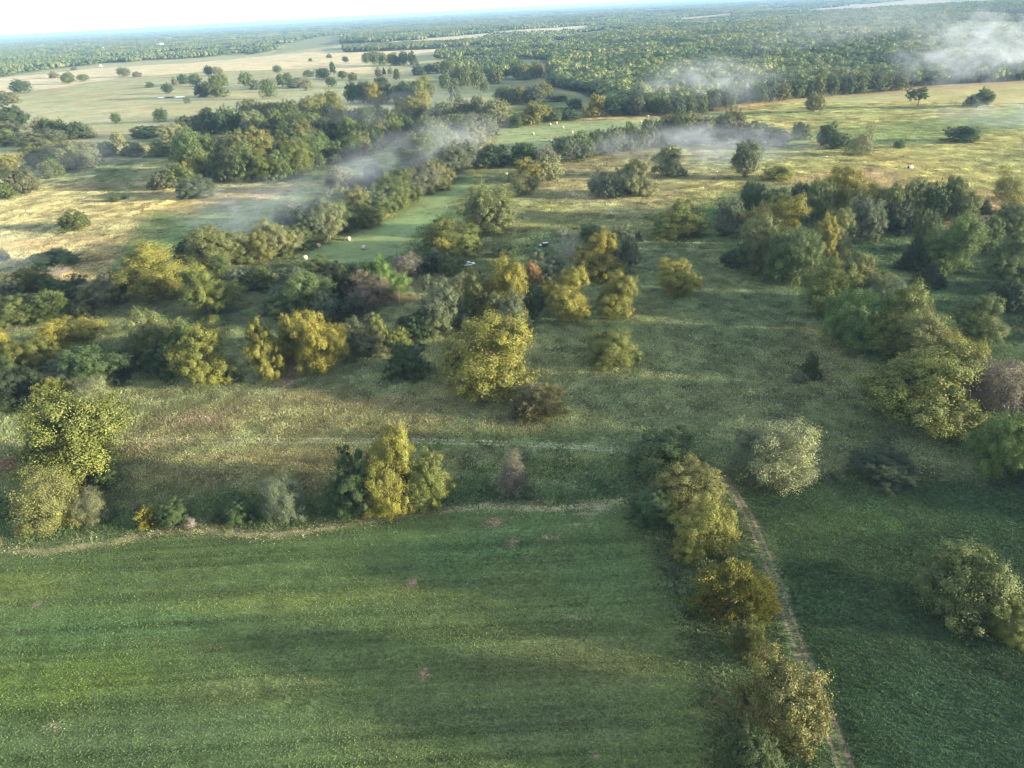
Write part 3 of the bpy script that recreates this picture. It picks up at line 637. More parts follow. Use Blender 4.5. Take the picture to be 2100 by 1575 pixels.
# ------------------------------------------------------------------ single trees and bushes: x, foot, top, width (photograph px), shape, tint | label
TREES = """
1362 1008 880 168 thicket G|dark green leafy tree at the far end of the hedgerow beside the dirt track
1415 1075 938 145 bush O|russet-tinged tree in the track hedgerow, just nearer than its dark end tree
1335 1090 990 90 thicket G|low dark green tree on the left flank of the russet hedgerow tree
1447 1160 1012 132 bush Y|bright yellow-green tree in the middle of the track hedgerow
1507 1300 1146 160 upright Y|round dome-shaped tree of upright leaf sprays halfway down the track hedgerow
1535 1365 1282 72 upright O|small straw-coloured tree between the round dome and the nearest golden tree
1608 1562 1340 178 bush O|big olive-gold tree nearest the camera at the foot of the track hedgerow
1545 1640 1480 120 thicket G|dark green tree in the shade left of the nearest golden tree
1597 1008 846 155 wispy P|isolated pale yellow feathery tree right of the dirt track bend
1550 995 870 85 wispy GR|greyish thin tree behind the pale yellow feathery tree
1808 995 940 128 bush D|low dark bush on the grassy bank above the right field
1992 1300 1100 190 bush M|large rounded green tree standing alone in the dark field at lower right
2078 1325 1222 78 bush YG|olive-gold low tree leaning on the lone green tree at the right edge
2066 985 838 120 round BG|bright green tree cut by the right edge above the dark field
2110 1000 900 90 bush D|dark tree behind the bright green tree at the right edge
1893 885 716 195 billow YG|broad yellow-green tree at the lower end of the long diagonal tree belt
1830 850 760 80 bush G|dark green low tree on the left skirt of the broad yellow-green belt tree
1665 782 712 46 cedar G|small dark cedar alone in the shaded meadow
1642 786 758 34 wispy GR|pale little sapling leaning beside the meadow cedar
2045 865 715 130 wispy B|brownish half-bare tree between two green trees at the right edge
2035 850 745 80 dead S|grey leafless tree tangled in the brownish tree at the right edge
2090 840 735 70 bush G|dull green tree at the right edge behind the half-bare tree
1988 800 690 60 round Y|small yellow tree at the near end of the gilded belt crest
1943 770 672 72 round Y|yellow-lit tree second from the near end of the gilded belt crest
1902 765 640 112 billow O|olive-gold broad tree third along the gilded belt crest
1852 735 583 112 billow YG|tall yellow-green tree with a golden rim in the middle of the belt crest
1754 720 582 98 round BG|fresh green tree with a slender trunk on the meadow side of the belt
1748 700 620 60 round Y|yellow-topped tree in front of the fresh green slender-trunked tree
1815 660 562 82 round GR|grey-green tree between the golden crest and the olive pair
1697 650 530 88 round YG|olive-green left tree of the pair above the fresh green tree
1768 640 511 98 billow O|olive-gold right tree of the pair above the fresh green tree
1689 565 440 64 tall Y|pale yellow tall tree with visible trunk where the belt bends
1708 540 424 74 billow O|khaki tree with layered crown behind the pale tall tree
1572 570 442 88 billow O|greyish-gold tree at the meadow side of the upper grove
1628 590 452 88 round M|plain green tree right of the greyish-gold grove tree
1590 525 394 110 billow Y|brightest yellow crown of the upper grove
1500 486 386 54 bush GR|dusky grey-green tree at the far left corner of the upper grove
1540 452 374 46 round G|dark green round-headed tree behind the dusky corner tree
1505 545 505 60 thicket D|low black-green bush at the left foot of the upper grove
1540 560 470 60 bush G|shaded green tree between the low black-green bush and the golden grove tree
1595 440 378 52 bush G|low dark green tree first in the back row of the grove
1642 455 366 46 round G|dark green tree second in the back row of the grove
1678 465 354 46 round M|mid-green tree third in the back row of the grove
1748 455 335 100 billow Y|tall golden-topped tree highest in the back row of the grove
1773 500 384 80 bush GR|grey-green domed tree below the golden-topped back-row tree
1826 468 368 52 round M|olive tree right of the golden-topped tree in the back row
1872 462 360 54 round M|green tree fifth from the left in the back row
1914 462 366 54 round G|dark green spreading tree near the right of the back row
1968 460 358 64 billow M|broad green tree ending the back row on the right
1845 480 395 60 bush D|deep green tree in the hollow under the back row
1900 520 430 46 round M|small olive tree left of the fresh green grove-centre tree
1962 560 432 92 billow BG|fresh green tree with pale limbs in the centre of the right clearing
2032 520 436 52 tall M|slim green tree right of the fresh green clearing tree
1910 594 530 68 cedar D|dark cone-shaped cedar at the edge of the right clearing
1880 560 470 62 cedar D|dusky cedar behind the cone-shaped clearing cedar
2044 640 566 48 cedar D|dark narrow cedar near the right edge of the clearing
2010 690 604 78 billow M|green tree with pale yellow sprays beside the narrow cedar
2080 595 472 82 billow M|leafy green tree cut by the right edge beside the clearing
2072 485 410 66 round M|green tree at the right edge above the leafy cut-off one
2022 440 404 28 cedar D|small near-black cedar at the right end of the upper grove
2072 412 352 56 wispy Y|yellowish open tree at the right edge of the pasture
2085 640 560 60 bush D|shadowy green tree under the leafy tree at the right edge
1004 798 643 172 billow Y|big golden-yellow tree standing in the centre of the meadow
950 775 690 60 bush M|shaded green skirt tree on the left of the big golden tree
1253 760 668 108 bush YG|rounded tree with yellow crown and dark left side right of centre
1103 868 784 104 upright K|domed shrub with orange-brown tips below the big golden tree
1165 656 546 80 billow Y|yellow tree with a clear trunk, first of three lone trees on the slope
1268 646 556 72 billow Y|open-crowned yellow tree, middle of three lone trees on the slope
1392 614 530 78 billow Y|rounded yellow tree, third and highest of three lone trees on the slope
834 782 694 82 bush G|dark green round bush left of the big golden tree
742 738 640 92 bush K|orange-brown autumn tree in the row left of the meadow
776 725 645 44 tall YG|slim yellow-green tree right of the orange-brown autumn tree
814 722 662 50 bush YG|small yellow-tipped tree behind the dark green round bush
596 745 640 58 billow Y|left half-crown of the yellow pair by the muddy gap
655 778 628 92 billow Y|tall right-hand yellow tree of the pair by the muddy gap
541 783 654 80 tall Y|oval tree with a golden centre left of the muddy gap
312 750 634 104 billow O|amber-topped tree at the left of the five-tree clump
345 770 690 90 bush G|dark green tree filling the middle of the five-tree clump
410 790 660 100 billow YG|yellow-flecked tree with slanting pale trunk at the right of the clump
388 740 655 60 round M|green tree behind the middle of the five-tree clump
285 755 690 50 bush G|small dark tree at the left foot of the five-tree clump
478 785 752 36 bush D|small dark shrub right of the slanting pale trunk
132 740 646 120 billow Y|yellow-crowned spreading tree atop the dense left-edge wood
62 790 690 90 round YG|yellow-green tree in the dense left-edge wood
190 800 700 120 billow G|dark green spreading tree on the right side of the dense left-edge wood
130 810 735 110 bush GR|grey-green tree with bare twigs amid the dense left-edge wood
150 780 715 50 dead S|grey leafless snag inside the dense left-edge wood
35 840 745 100 bush D|shadowed dark tree at the lower left of the dense left-edge wood
225 800 760 70 bush D|low shadowed tree at the right foot of the dense left-edge wood
5 760 665 40 round Y|yellow tree sliver on the left edge of the photo
-5 830 700 70 bush G|dark tree cut by the left edge beside the dense wood
153 1005 792 205 billow YG|huge yellow-green tree dominating the left foreground
90 960 850 80 bush G|dark green lower crown on the left of the huge yellow-green tree
112 850 768 72 upright YG|upright sprouting green tree peeking behind the huge left tree
186 850 765 74 wispy P|pale olive feathery tree behind the huge left tree
215 1005 960 60 bush M|green bush under the right of the huge left tree
98 1098 952 118 wispy O|straw-brown twiggy tree with bare lower branches at lower left
180 1078 1002 66 wispy K|small thin straw-coloured tree beside the straw-brown twiggy tree
352 1085 1026 66 bush G|low green bush on the bank above the mown field
300 1086 1040 46 upright Y|yellow-green sprouting shrub at the left of the low bank bush
392 1086 1062 34 dead B|brown twiggy scrub right of the low bank bush
488 1078 1012 64 bush G|dim dark green bush left of the silvery tree
572 1080 962 84 wispy GR|silvery grey-green tree with a few yellow leaves on the bank
445 1075 1052 24 bush D|tiny dark shrub on the bank left of the dim bush
722 1072 915 108 bush G|dark green tree on the left side of the bank clump
800 1058 866 92 billow Y|tall vivid yellow tree in the middle of the bank clump
772 1062 990 70 round Y|low yellow-leaved tree at the front of the bank clump
862 1055 908 108 bush YG|yellow-green bushy tree on the right side of the bank clump
830 1058 960 70 bush D|very dark small tree in the heart of the bank clump
1052 1018 938 62 wispy B|thin grey leafless-looking sapling on the open bank
1033 670 526 88 billow Y|tall yellow-topped tree rising over the central thicket
975 665 546 76 billow O|straw-gold drooping tree on the left front of the central thicket
905 690 556 98 bush GR|blue-grey domed tree at the left of the central thicket
860 700 630 60 bush G|dark shrubby tree trailing left of the blue-grey domed tree
832 690 640 44 bush D|little dark bush at the far left of the central thicket
1040 690 585 78 bush GR|shaded grey-green tree below the yellow-topped thicket tree
1092 650 580 52 round G|green tree at the right front of the central thicket
1090 590 534 38 round R|small bright orange-yellow tree at the thicket's right shoulder
1062 600 550 40 round Y|small yellow tree touching the bright orange-yellow one
945 600 552 40 wispy P|pale bare-twigged sapling on top of the central thicket
1168 555 462 78 dead B|pinkish-brown leafless tree with forked trunks beside the parked vehicle
1227 575 474 78 billow Y|green tree with a bright yellow crown next to the leafless forked tree
1266 560 450 82 bush GR|dark grey-green broad tree behind the yellow-crowned one
1115 580 505 78 bush GR|sage-green bush in front of the parked silver vehicle
1208 500 455 42 round M|olive tree top behind the leafless forked tree
1309 497 470 18 cedar D|tiny dark cedar right of the broad grey-green tree
1034 528 492 44 round G|small dark layered tree alone on the olive slope
1195 575 530 50 bush G|dark low tree at the foot of the yellow-crowned tree
925 528 438 118 bush YG|wide yellow-green tree at the near end of the hay-strip hedge
1000 485 375 110 bush O|large rounded olive-gold tree next along the hay-strip hedge
892 512 468 40 dead B|pinkish leafless shrub on the face of the wide yellow-green tree
908 535 482 42 billow Y|small yellow tree below the pinkish leafless shrub
890 560 500 62 bush D|dark shaded tree at the foot of the hay-strip hedge
925 565 515 50 bush M|brownish-green tree right of the dark shaded hedge-foot tree
832 570 508 58 wispy B|grey-brown feathery tree between the hay strip and the mud
1080 375 326 62 billow Y|yellow-green tree beyond the olive-gold hedge tree
1076 400 350 56 wispy O|pale brownish tree at the foot of the yellow-green hedge tree
1122 372 308 54 bush P|creamy pale tree right of the yellow-green hedge tree
1118 345 298 46 bush B|brownish-grey tree behind the creamy pale tree
1013 344 292 62 bush G|solid dark green tree closing the hay strip
1075 340 286 58 bush G|second solid dark green tree beside the far hay field gap
620 655 556 108 billow M|large green tree with yellow tips in the middle thicket
570 650 575 60 bush GR|blue-green tree on the left flank of the middle thicket
700 625 526 92 bush D|deep green broad tree in the middle thicket
665 665 580 60 bush GR|blue-shadowed tree below the large middle thicket tree
755 612 530 50 bush G|green tree in the back of the middle thicket
790 615 528 66 billow BG|vivid green tree on the right of the middle thicket
755 638 556 80 wispy B|mauve-grey dome-shaped tree fronting the middle thicket
798 618 572 38 wispy B|thin grey tree right of the mauve-grey dome tree
720 665 600 60 bush D|very dark tree at the foot of the mauve-grey dome tree
650 560 522 60 bush M|low green tree by the hidden hay bale
600 590 540 60 bush GR|olive-grey tree at the left back of the middle thicket
322 618 503 140 billow Y|wide yellow-green spreading tree left of the middle thicket
423 650 545 96 billow YG|tree with yellow crown and black-green skirt standing forward on the grass
430 560 457 110 billow O|large olive-gold tree towering behind the yellow-crowned ones
385 560 480 60 bush G|dark shoulder of foliage left of the towering olive-gold tree
255 610 545 60 bush G|dark green tree left of the wide yellow-green spreading tree
490 600 535 60 bush GR|bluish bushy tree right of the black-green skirted tree
530 598 536 56 bush M|olive bushy tree beside the bluish bushy tree
450 575 520 40 round M|small grey tree under the towering olive-gold tree
205 632 556 80 bush P|pale grey-topped tree in the shadowy left row
150 620 560 70 bush G|dark green tree in the middle of the shadowy left row
98 660 590 80 upright M|leafy green tree at the front of the shadowy left row
30 665 598 80 bush M|teal-green tree at the left end of the shadowy left row
170 655 618 40 bush D|small dark bush at the front right of the shadowy left row
110 552 508 84 bush G|dark green domed tree standing behind the pinkish scrub
75 555 515 44 bush GR|bluish tree touching the dark green domed one
122 572 540 56 dead B|pinkish dead scrub in front of the dark green domed tree
65 600 552 66 upright O|khaki bushy tree left of the pinkish dead scrub
25 610 560 60 bush GR|bluish tree half lost in smoke at the left edge
95 600 560 44 bush M|green bush between the khaki tree and the shadowy left row
5 535 512 22 bush M|small green bush at the left edge beside the tan pasture
148 474 430 58 bush M|lone rounded green bush casting a long shadow on the tan pasture
235 415 400 22 bush M|small grey-green shrub on the tan pasture
254 408 402 14 bush O|tiny rusty shrub on the tan pasture
697 398 338 62 bush K|brown-topped round tree alone below the dark wood
764 372 332 44 bush GR|blue-grey tree right of the brown-topped round tree
742 392 360 44 wispy GR|faint smoky sapling between the brown-topped and blue-grey trees
366 385 330 62 bush M|olive tree with golden right side at the corner of the dark wood
332 390 348 46 bush K|brownish tree at the left of the corner clump
388 378 332 32 round Y|golden tree at the right of the corner clump
398 408 364 74 bush GR|grey-green bushy tree at the front of the corner clump
310 388 372 20 bush YG|small yellow-green bush at the left foot of the corner clump
18 358 318 46 round Y|bright yellow-green tree at the left edge
40 398 345 62 bush K|khaki shrub mass below the bright left-edge tree
8 408 372 40 bush M|green shrub at the left edge under the khaki shrub mass
70 348 300 38 round YG|yellow-green tree amid the left smoky grove
98 330 298 40 bush D|dark bush right of the yellow-green grove tree
100 366 325 48 bush M|grey-green tree at the lower end of the left smoky grove
140 350 290 80 bush GR|hazy sage tree in the left smoky grove
178 340 285 44 bush GR|thin hazy tree at the right of the left smoky grove
85 306 262 92 bush GR|broad blue-grey tree crowning the left smoky grove
12 298 262 52 bush M|green tree at the left edge below the big round one
20 266 217 64 bush G|big round dark tree at the left edge
12 284 248 50 bush K|brownish tree under the big round left-edge tree
85 283 242 34 round K|brown-green first tree of the four-tree line
106 283 246 32 round M|olive second tree of the four-tree line
128 284 246 26 tall M|slender third tree of the four-tree line
155 285 247 46 bush G|dark blue-green fourth tree of the four-tree line
180 283 255 26 wispy GR|pale wispy tree ending the four-tree line
215 322 288 46 bush G|dark blue tree in smoke on the hedge above the tan pasture
242 300 270 26 round P|pale slender tree above the smoke-blue hedge tree
272 322 290 46 bush GR|grey tree with bare twigs in the pasture-top hedge
328 322 288 46 bush YG|yellow-green tree near the dark wood in the pasture-top hedge
300 282 255 60 bush G|low dark shrub belt tree behind the pasture-top hedge
350 292 250 50 bush P|pale olive tree overlapping the low shrub belt
238 254 231 20 round M|small lone green tree on the pale far pasture
328 250 224 26 round G|small dark tree above the low shrub belt
40 191 164 36 round G|dark rounded tree on the far left pasture
15 212 185 42 bush K|brownish tree cluster at the far left edge
137 172 149 28 round M|olive tree with flat crown on the far pasture
170 167 152 20 round M|round tree right of the flat-crowned olive tree
110 160 147 20 bush K|tan shrub left of the flat-crowned olive tree
252 157 139 26 round K|brown domed tree standing on the tan field
280 158 146 18 bush K|small pale domed tree right of the brown domed tree
151 144 136 12 bush K|tiny brown bush against the distant wood
427 155 136 20 round D|left one of the dark twin trees on the tan field
445 155 137 22 round K|right one of the dark twin trees on the tan field
374 172 151 22 bush G|dark blue domed tree below the twin trees
358 174 159 14 bush K|small tan tree left of the dark blue domed tree
398 177 151 26 round M|olive tree above the blue-dark bush
415 198 170 34 bush D|blue-dark bush at the foot of the mid pasture clump
440 200 158 40 billow M|tall olive tree in the mid pasture clump
455 176 150 22 bush M|green tree at the back of the mid pasture clump
343 192 172 22 round G|leaning dark tree beside the pale pond
384 212 195 16 wispy GR|thin smoky tree at the end of the pale pond
307 180 167 16 bush M|small grey tree on the banded pasture
503 178 149 26 round M|leaning olive tree on the banded pasture
522 184 162 24 bush GR|grey smoky tree right of the leaning olive tree
549 202 162 28 round M|two-tiered olive tree on the banded pasture
568 150 134 16 round M|small olive tree on the tan field below the thin row
576 178 153 22 tall M|slim tree at the left of the banded pasture cluster
588 168 149 20 round M|round tree behind the banded pasture cluster
602 180 158 34 bush GR|grey-blue bush in the banded pasture cluster
627 186 158 24 wispy K|khaki tree at the right of the banded pasture cluster
632 158 143 22 bush M|low tree north of the banded pasture cluster
662 162 140 28 round G|dark tree on the banded pasture right of centre
682 152 128 15 tall G|narrow dark tree on the field edge
679 178 158 20 round G|solitary dark tree low on the banded pasture
703 162 145 20 round M|olive tree right of the narrow dark tree
722 164 148 20 bush M|olive bush beside the olive tree
708 128 116 12 round G|small domed tree on the tan field
675 119 110 12 bush K|brown bush in the tan field
636 126 119 8 bush M|tiny bush in the tan field
752 130 108 20 round M|tall oval tree left of the dense far group
776 156 138 14 bush K|brown tree in the small far trio
787 152 138 10 cedar D|dark pointed tree in the small far trio
800 152 138 12 bush K|pale tree in the small far trio
813 164 142 16 tall G|dark slim tree right of the small far trio
856 154 133 26 bush D|dark domed tree of the far pair
878 151 131 24 round M|grey-green tree of the far pair
893 151 130 18 tall M|narrow olive tree beside the far pair
782 178 158 26 round D|dark tree rising behind the sunny bank of trees
826 175 165 10 cedar D|tiny dark spire left of the sunny grove
848 174 165 9 cedar D|tiny dark spire behind the sunny grove
916 157 124 32 round M|large grey-green tree in the far middle
932 213 165 28 tall GR|pale two-tiered tree on the blue meadow
993 190 166 20 round M|round green tree on the blue meadow
1222 240 195 36 billow Y|lone bright yellow tree on a pale trunk against the forest edge
1095 256 210 52 billow YG|yellow-topped tree at the near corner of the far hay field
1178 224 198 30 bush G|dark squarish tree in the hollow before the forest
1168 247 222 40 bush G|dark round bush beside the far hay field
1135 250 222 36 bush M|green bush left of the dark round hayfield bush
1145 208 197 34 bush G|low bush in the hollow before the forest
1058 262 232 28 bush G|small dark tree left of the yellow-topped hayfield tree
1671 230 191 36 round O|rounded straw-green tree on the pasture before the forest
1885 219 177 48 vase M|fan-shaped elm-like tree standing on the ridge pasture
1998 219 190 32 bush GR|bluish bush veiled by smoke on the ridge pasture
2022 217 181 34 round M|olive tree veiled by smoke on the ridge pasture
1976 292 254 58 bush G|dark rounded bush in mist on the right pasture
1845 304 286 22 bush M|small lone bush on the right pasture
1698 300 248 40 bush G|dark blue-green tree in the pasture clump
1722 306 268 44 bush M|green bush in the middle of the pasture clump
1770 318 262 46 wispy P|pale drooping tree with white trunk in the pasture clump
1642 287 246 36 bush M|green tree at the right end of the long smoky hedge
1598 369 336 52 bush Y|compact bush with yellow right side on the pasture
1528 364 290 52 round GR|tall smoke-veiled tree alone on the pasture
1398 362 346 24 bush K|faint low shrub below the pale green pasture tree
1368 362 300 60 billow P|pale green tree with smoke at its foot
1300 402 328 72 billow P|large cream-coloured tree veiled by smoke
1308 400 365 50 bush O|rusty lower tree under the large cream-coloured one
1255 408 362 44 bush GR|dark green bush left of the cream-coloured tree
1228 404 343 44 wispy GR|sparse feathery tree at the left of the cream-coloured one
1393 492 404 108 bush YG|dark green double-headed tree alone above the shaded meadow
1420 470 420 60 bush M|right shoulder tree of the double-headed pair above the shaded meadow
1560 298 250 80 bush GR|grey tree thick with smoke at the end of the long hedge
1595 300 262 56 bush GR|smoke-blurred tree right of the grey smoky one
"""
ORD = ["first", "second", "third", "fourth", "fifth", "sixth", "seventh", "eighth", "ninth", "tenth", "eleventh", "twelfth", "thirteenth", "fourteenth", "fifteenth", "sixteenth", "seventeenth", "eighteenth", "nineteenth", "twentieth"]
# rows: polyline of feet, number, (width), (height), shapes, tints, words
ROWS = [
 ([(482,545),(560,530),(640,502),(700,478),(780,446),(860,404),(920,370),(968,342)], 15, (64,84), (58,74), "bush round billow bush", "GR P M GR O M", "tree from the left in the smoky hedgerow edging the green hay strip"),
 ([(560,470),(640,465),(720,430)], 3, (44,60), (44,56), "round bush", "P GR", "tree from the left in the short rank behind the smoky hedgerow's near end"),
 ([(846,345),(890,330),(940,318),(985,310)], 5, (54,70), (54,66), "round bush billow", "GR M P", "tree from the left in the second rank of the hay-strip hedgerow"),
 ([(862,302),(910,290),(960,286),(1005,280)], 5, (48,62), (50,62), "round bush billow", "M GR P", "tree from the left in the third rank of the hay-strip hedgerow"),
 ([(890,262),(930,258),(975,256),(1028,262)], 5, (42,58), (46,58), "billow round bush", "GR P P O", "tree from the left in the pale crest rank below the far hay field"),
 ([(372,348),(420,368),(480,376),(540,376),(590,368),(640,352),(668,330)], 10, (50,66), (58,76), "round billow bush round", "M G YG M O G YG", "tree from the left along the front of the dark wood"),
 ([(378,318),(430,334),(500,330),(560,322),(620,312),(680,296)], 9, (46,60), (52,66), "round billow bush", "G M YG D M O", "tree from the left in the middle rank of the dark wood"),
 ([(515,292),(570,284),(630,284),(690,300),(730,302)], 7, (44,56), (44,60), "round billow bush", "P M O GR M", "tree from the left in the rear rank of the dark wood"),
 ([(706,334),(740,318),(770,308),(800,294),(836,276)], 6, (40,52), (48,62), "round bush", "M G O GR", "tree from the left in the line linking the dark wood to the sunny grove"),
 ([(640,262),(690,262),(740,270),(790,258)], 6, (38,50), (42,54), "round bush", "M G GR O", "tree from the left in the rank behind the linking line"),
 ([(815,262),(848,258),(872,248)], 3, (44,52), (52,60), "billow", "Y YG", "tree from the left in the sunny yellow grove by the meadow tongue"),
 ([(372,278),(420,278),(470,277),(530,275)], 6, (38,50), (46,56), "round bush billow", "M P G GR", "tree from the left in the pale-topped bank above the brown plot"),
 ([(498,242),(540,250),(580,246),(604,258)], 5, (30,42), (36,48), "round bush", "P M YG O", "tree from the left behind the pale-topped bank"),
 ([(622,250),(654,246),(688,238)], 3, (40,50), (44,52), "round billow", "G YG O", "tree from the left in the sunny clump beside the straw plot"),
 ([(716,212),(745,213),(770,214),(795,212)], 5, (28,36), (36,46), "round billow", "G YG M Y", "tree from the left in the first sunny bank beyond the straw plot"),
 ([(812,214),(838,212),(862,206),(884,196)], 4, (30,38), (40,48), "round billow", "G YG YG M", "tree from the left in the second sunny bank beyond the straw plot"),
 ([(905,190),(930,180),(955,178),(985,184)], 5, (24,32), (32,42), "round tall", "P M O", "tree from the left in the pale rank left of the blue meadow"),
 ([(764,133),(790,133),(820,134),(850,133)], 6, (18,24), (24,30), "round bush", "G M M", "tree from the left in the dense far group on the tan field"),
 ([(1024,210),(1045,214),(1070,212),(1100,216),(1122,206)], 6, (30,40), (32,42), "round bush", "P GR M O", "tree from the left in the clump left of the forest hollow"),
 ([(1052,164),(1080,163),(1108,160)], 4, (24,30), (32,40), "round bush", "M YG G", "tree from the left in the clump against the forest's left flank"),
 ([(1004,172),(1026,172)], 2, (20,26), (24,30), "round", "M", "tree from the left in the pair beside the forest-flank clump"),
 ([(1152,337),(1200,326),(1250,318),(1310,306),(1370,298),(1430,294),(1520,288)], 13, (40,56), (50,64), "round bush round", "GR G M G GR K", "tree from the left in the long hedge below the far hay field"),
 ([(1250,240),(1290,237),(1340,236),(1390,238),(1440,230),(1500,224)], 10, (28,38), (34,46), "round bush tall", "G GR M G", "tree from the left along the forest edge over the far hay field"),
 ([(1540,215),(1600,206),(1660,200),(1720,196),(1790,190),(1860,184)], 12, (28,36), (34,46), "round bush tall", "GR M O G", "tree from the left along the forest edge over the ridge pasture"),
]
tree_tally = {}
for ln in TREES.strip().split("\n"):
    a, lab = ln.split("|"); x, b, t, w, kd, ti = a.split()
    plant(float(x), float(b), float(t), float(w), kd, ti, lab)
for pts, n, wr_, hr_, kinds, tints, desc in ROWS:
    pts = np.array(pts, float); seg = np.hypot(*np.diff(pts, axis=0).T); cum = np.concatenate([[0], np.cumsum(seg)])
    kinds = kinds.split(); tints = tints.split()
    for q in range(n):
        s = (q + .5 + rt.uniform(-.2, .2)) / n * cum[-1]
        x = np.interp(s, cum, pts[:, 0]); y = np.interp(s, cum, pts[:, 1]) + rt.uniform(-3, 2) * wr_[0] / 50
        w = rt.uniform(*wr_); h = rt.uniform(*hr_)
        plant(x, y, y - h, w, kinds[q % len(kinds)] if rt.random() < .8 else rt.choice(kinds), rt.choice(tints), ORD[q] + " " + desc, group="trees " + desc.split(" from the left ")[1])
print("TREES", TREE_COUNT[0])
# ------------------------------------------------------------------ woodland, groves and grass: uncountable growth, one object each
def proto_collection(name, meshes):
    c = bpy.data.collections.new(name)
    for q, m in enumerate(meshes):
        o = bpy.data.objects.new("%s_%02d" % (name, q), m); o.color = (.13, .11, .09, 1); c.objects.link(o)
    return c
def scatter(name, pts, rot, scl, idx, coll, tint=None, shade=None):
    me = bpy.data.meshes.new(name); me.vertices.add(len(pts)); me.vertices.foreach_set("co", np.asarray(pts, np.float32).ravel())
    a = me.attributes.new("spin", 'FLOAT', 'POINT'); a.data.foreach_set("value", np.asarray(rot, np.float32))
    a = me.attributes.new("size", 'FLOAT_VECTOR', 'POINT'); a.data.foreach_set("vector", np.asarray(scl, np.float32).ravel())
    a = me.attributes.new("which", 'INT', 'POINT'); a.data.foreach_set("value", np.asarray(idx, np.int32))
    if tint is not None:
        a = me.attributes.new("tint", 'FLOAT_COLOR', 'POINT'); a.data.foreach_set("color", np.concatenate([tint, np.ones((len(tint), 1))], 1).astype(np.float32).ravel())
    if shade is None: shade = rg.random(len(pts))
    a = me.attributes.new("shade", 'FLOAT', 'POINT'); a.data.foreach_set("value", np.asarray(shade, np.float32))
    me.update()
    o = link(bpy.data.objects.new(name, me))
    ng = bpy.data.node_groups.new(name, 'GeometryNodeTree')
    ng.interface.new_socket("Geometry", in_out='INPUT', socket_type='NodeSocketGeometry'); ng.interface.new_socket("Geometry", in_out='OUTPUT', socket_type='NodeSocketGeometry')
    gi = ng.nodes.new("NodeGroupInput"); go = ng.nodes.new("NodeGroupOutput"); ip = ng.nodes.new("GeometryNodeInstanceOnPoints")
    ci = ng.nodes.new("GeometryNodeCollectionInfo"); ci.inputs[0].default_value = coll; ci.inputs[1].default_value = True; ci.inputs[2].default_value = True
    ip.inputs["Pick Instance"].default_value = True
    def na(t, nm):
        n = ng.nodes.new("GeometryNodeInputNamedAttribute"); n.data_type = t; n.inputs[0].default_value = nm; return [s for s in n.outputs if s.enabled][0]
    cx = ng.nodes.new("ShaderNodeCombineXYZ"); ng.links.new(na('FLOAT', "spin"), cx.inputs[2])
    ng.links.new(gi.outputs[0], ip.inputs["Points"]); ng.links.new(ci.outputs[0], ip.inputs["Instance"])
    ng.links.new(na('INT', "which"), ip.inputs["Instance Index"]); ng.links.new(cx.outputs[0], ip.inputs["Rotation"]); ng.links.new(na('FLOAT_VECTOR', "size"), ip.inputs["Scale"])
    ng.links.new(ip.outputs[0], go.inputs[0])
    md = o.modifiers.new("growth", 'NODES'); md.node_group = ng
    o.color = (.13, .11, .09, 1)
    tag(o, kind="stuff")
    return o
def far_tree(seed, n=1500, size=.055):
    rng = np.random.default_rng(seed); kind = 'dome'
    L = lobes_of(kind, rng); mb = MB(); V, Q_ = leaves(L, n, size, rng, kind); mb.add(V, Q_)
    for (x, y, z, r) in L: mb.add(*sphere((x, y, z), r * .66, r * .64, 7, 5))
    nq = sum(len(q) for q in mb.q)
    mb.tube(np.array([[0, 0, 0], [0, 0, .5]]), [.02, .012], 4)
    me = mb.mesh("woodland_tree", [M_WOOD, M_BARK]); tot = sum(len(q) for q in mb.q)
    ix = np.zeros(tot, np.int32); ix[nq:] = 1; me.polygons.foreach_set("material_index", ix)
    return me
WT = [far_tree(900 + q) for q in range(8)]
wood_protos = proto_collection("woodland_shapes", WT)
rg = np.random.default_rng(77)
def fill(poly_w, spacing):
    P = np.array(poly_w); lo = P.min(0); hi = P.max(0)
    nx = int((hi[0] - lo[0]) / spacing) + 1; ny = int((hi[1] - lo[1]) / spacing) + 1
    X, Y = np.meshgrid(np.arange(nx), np.arange(ny)); X = lo[0] + (X.ravel() + rg.uniform(0, 1, X.size)) * spacing; Y = lo[1] + (Y.ravel() + rg.uniform(0, 1, Y.size)) * spacing
    k = poly_sdf(X, Y, P) > 0
    return np.stack([X[k], Y[k]], 1)
def bounded(poly, clear=()):
    return poly
def wood(name, polys, spacing, label, h=(10, 15), w=(8.5, 12.5), holes=(), protos=None, thin=None):
    pp = np.concatenate([fill(W2(p), spacing) for p in polys])
    for hl in holes:
        pp = pp[poly_sdf(pp[:, 0], pp[:, 1], W2(hl)) < 0]
    if thin is not None:
        pp = pp[fbm(pp[:, 0] / thin[0], pp[:, 1] / thin[1], 33, 4) < thin[2]]
    r = np.hypot(pp[:, 0], pp[:, 1]); pp = pp[r < 20000]
    n = len(pp); z = hz(pp[:, 0], pp[:, 1]) - .1
    W_ = rg.uniform(w[0], w[1], n) * (1 + .25 * (rg.random(n) > .85)); stand = fbm(pp[:, 0] / 70, pp[:, 1] / 90, 211, 3); H_ = rg.uniform(h[0], h[1], n) * (.62 + .76 * stand)
    o = scatter(name, np.stack([pp[:, 0], pp[:, 1], z], 1), rg.uniform(0, 6.28, n), np.stack([W_, W_, H_], 1), rg.integers(0, 8, n), protos or wood_protos, shade=np.clip(.5 + 1.5 * (stand - .5) + rg.normal(size=n) * .24, 0, 1))
    tag(o, label, "woodland"); print(name, n)
    return o
wood("forest", [FOREST], 11.5, "broad sunlit forest filling the upper right behind the ridge pasture", holes=[[(1985,30),(2400,16),(2400,40),(2060,44)]], h=(11, 17), w=(13, 21))
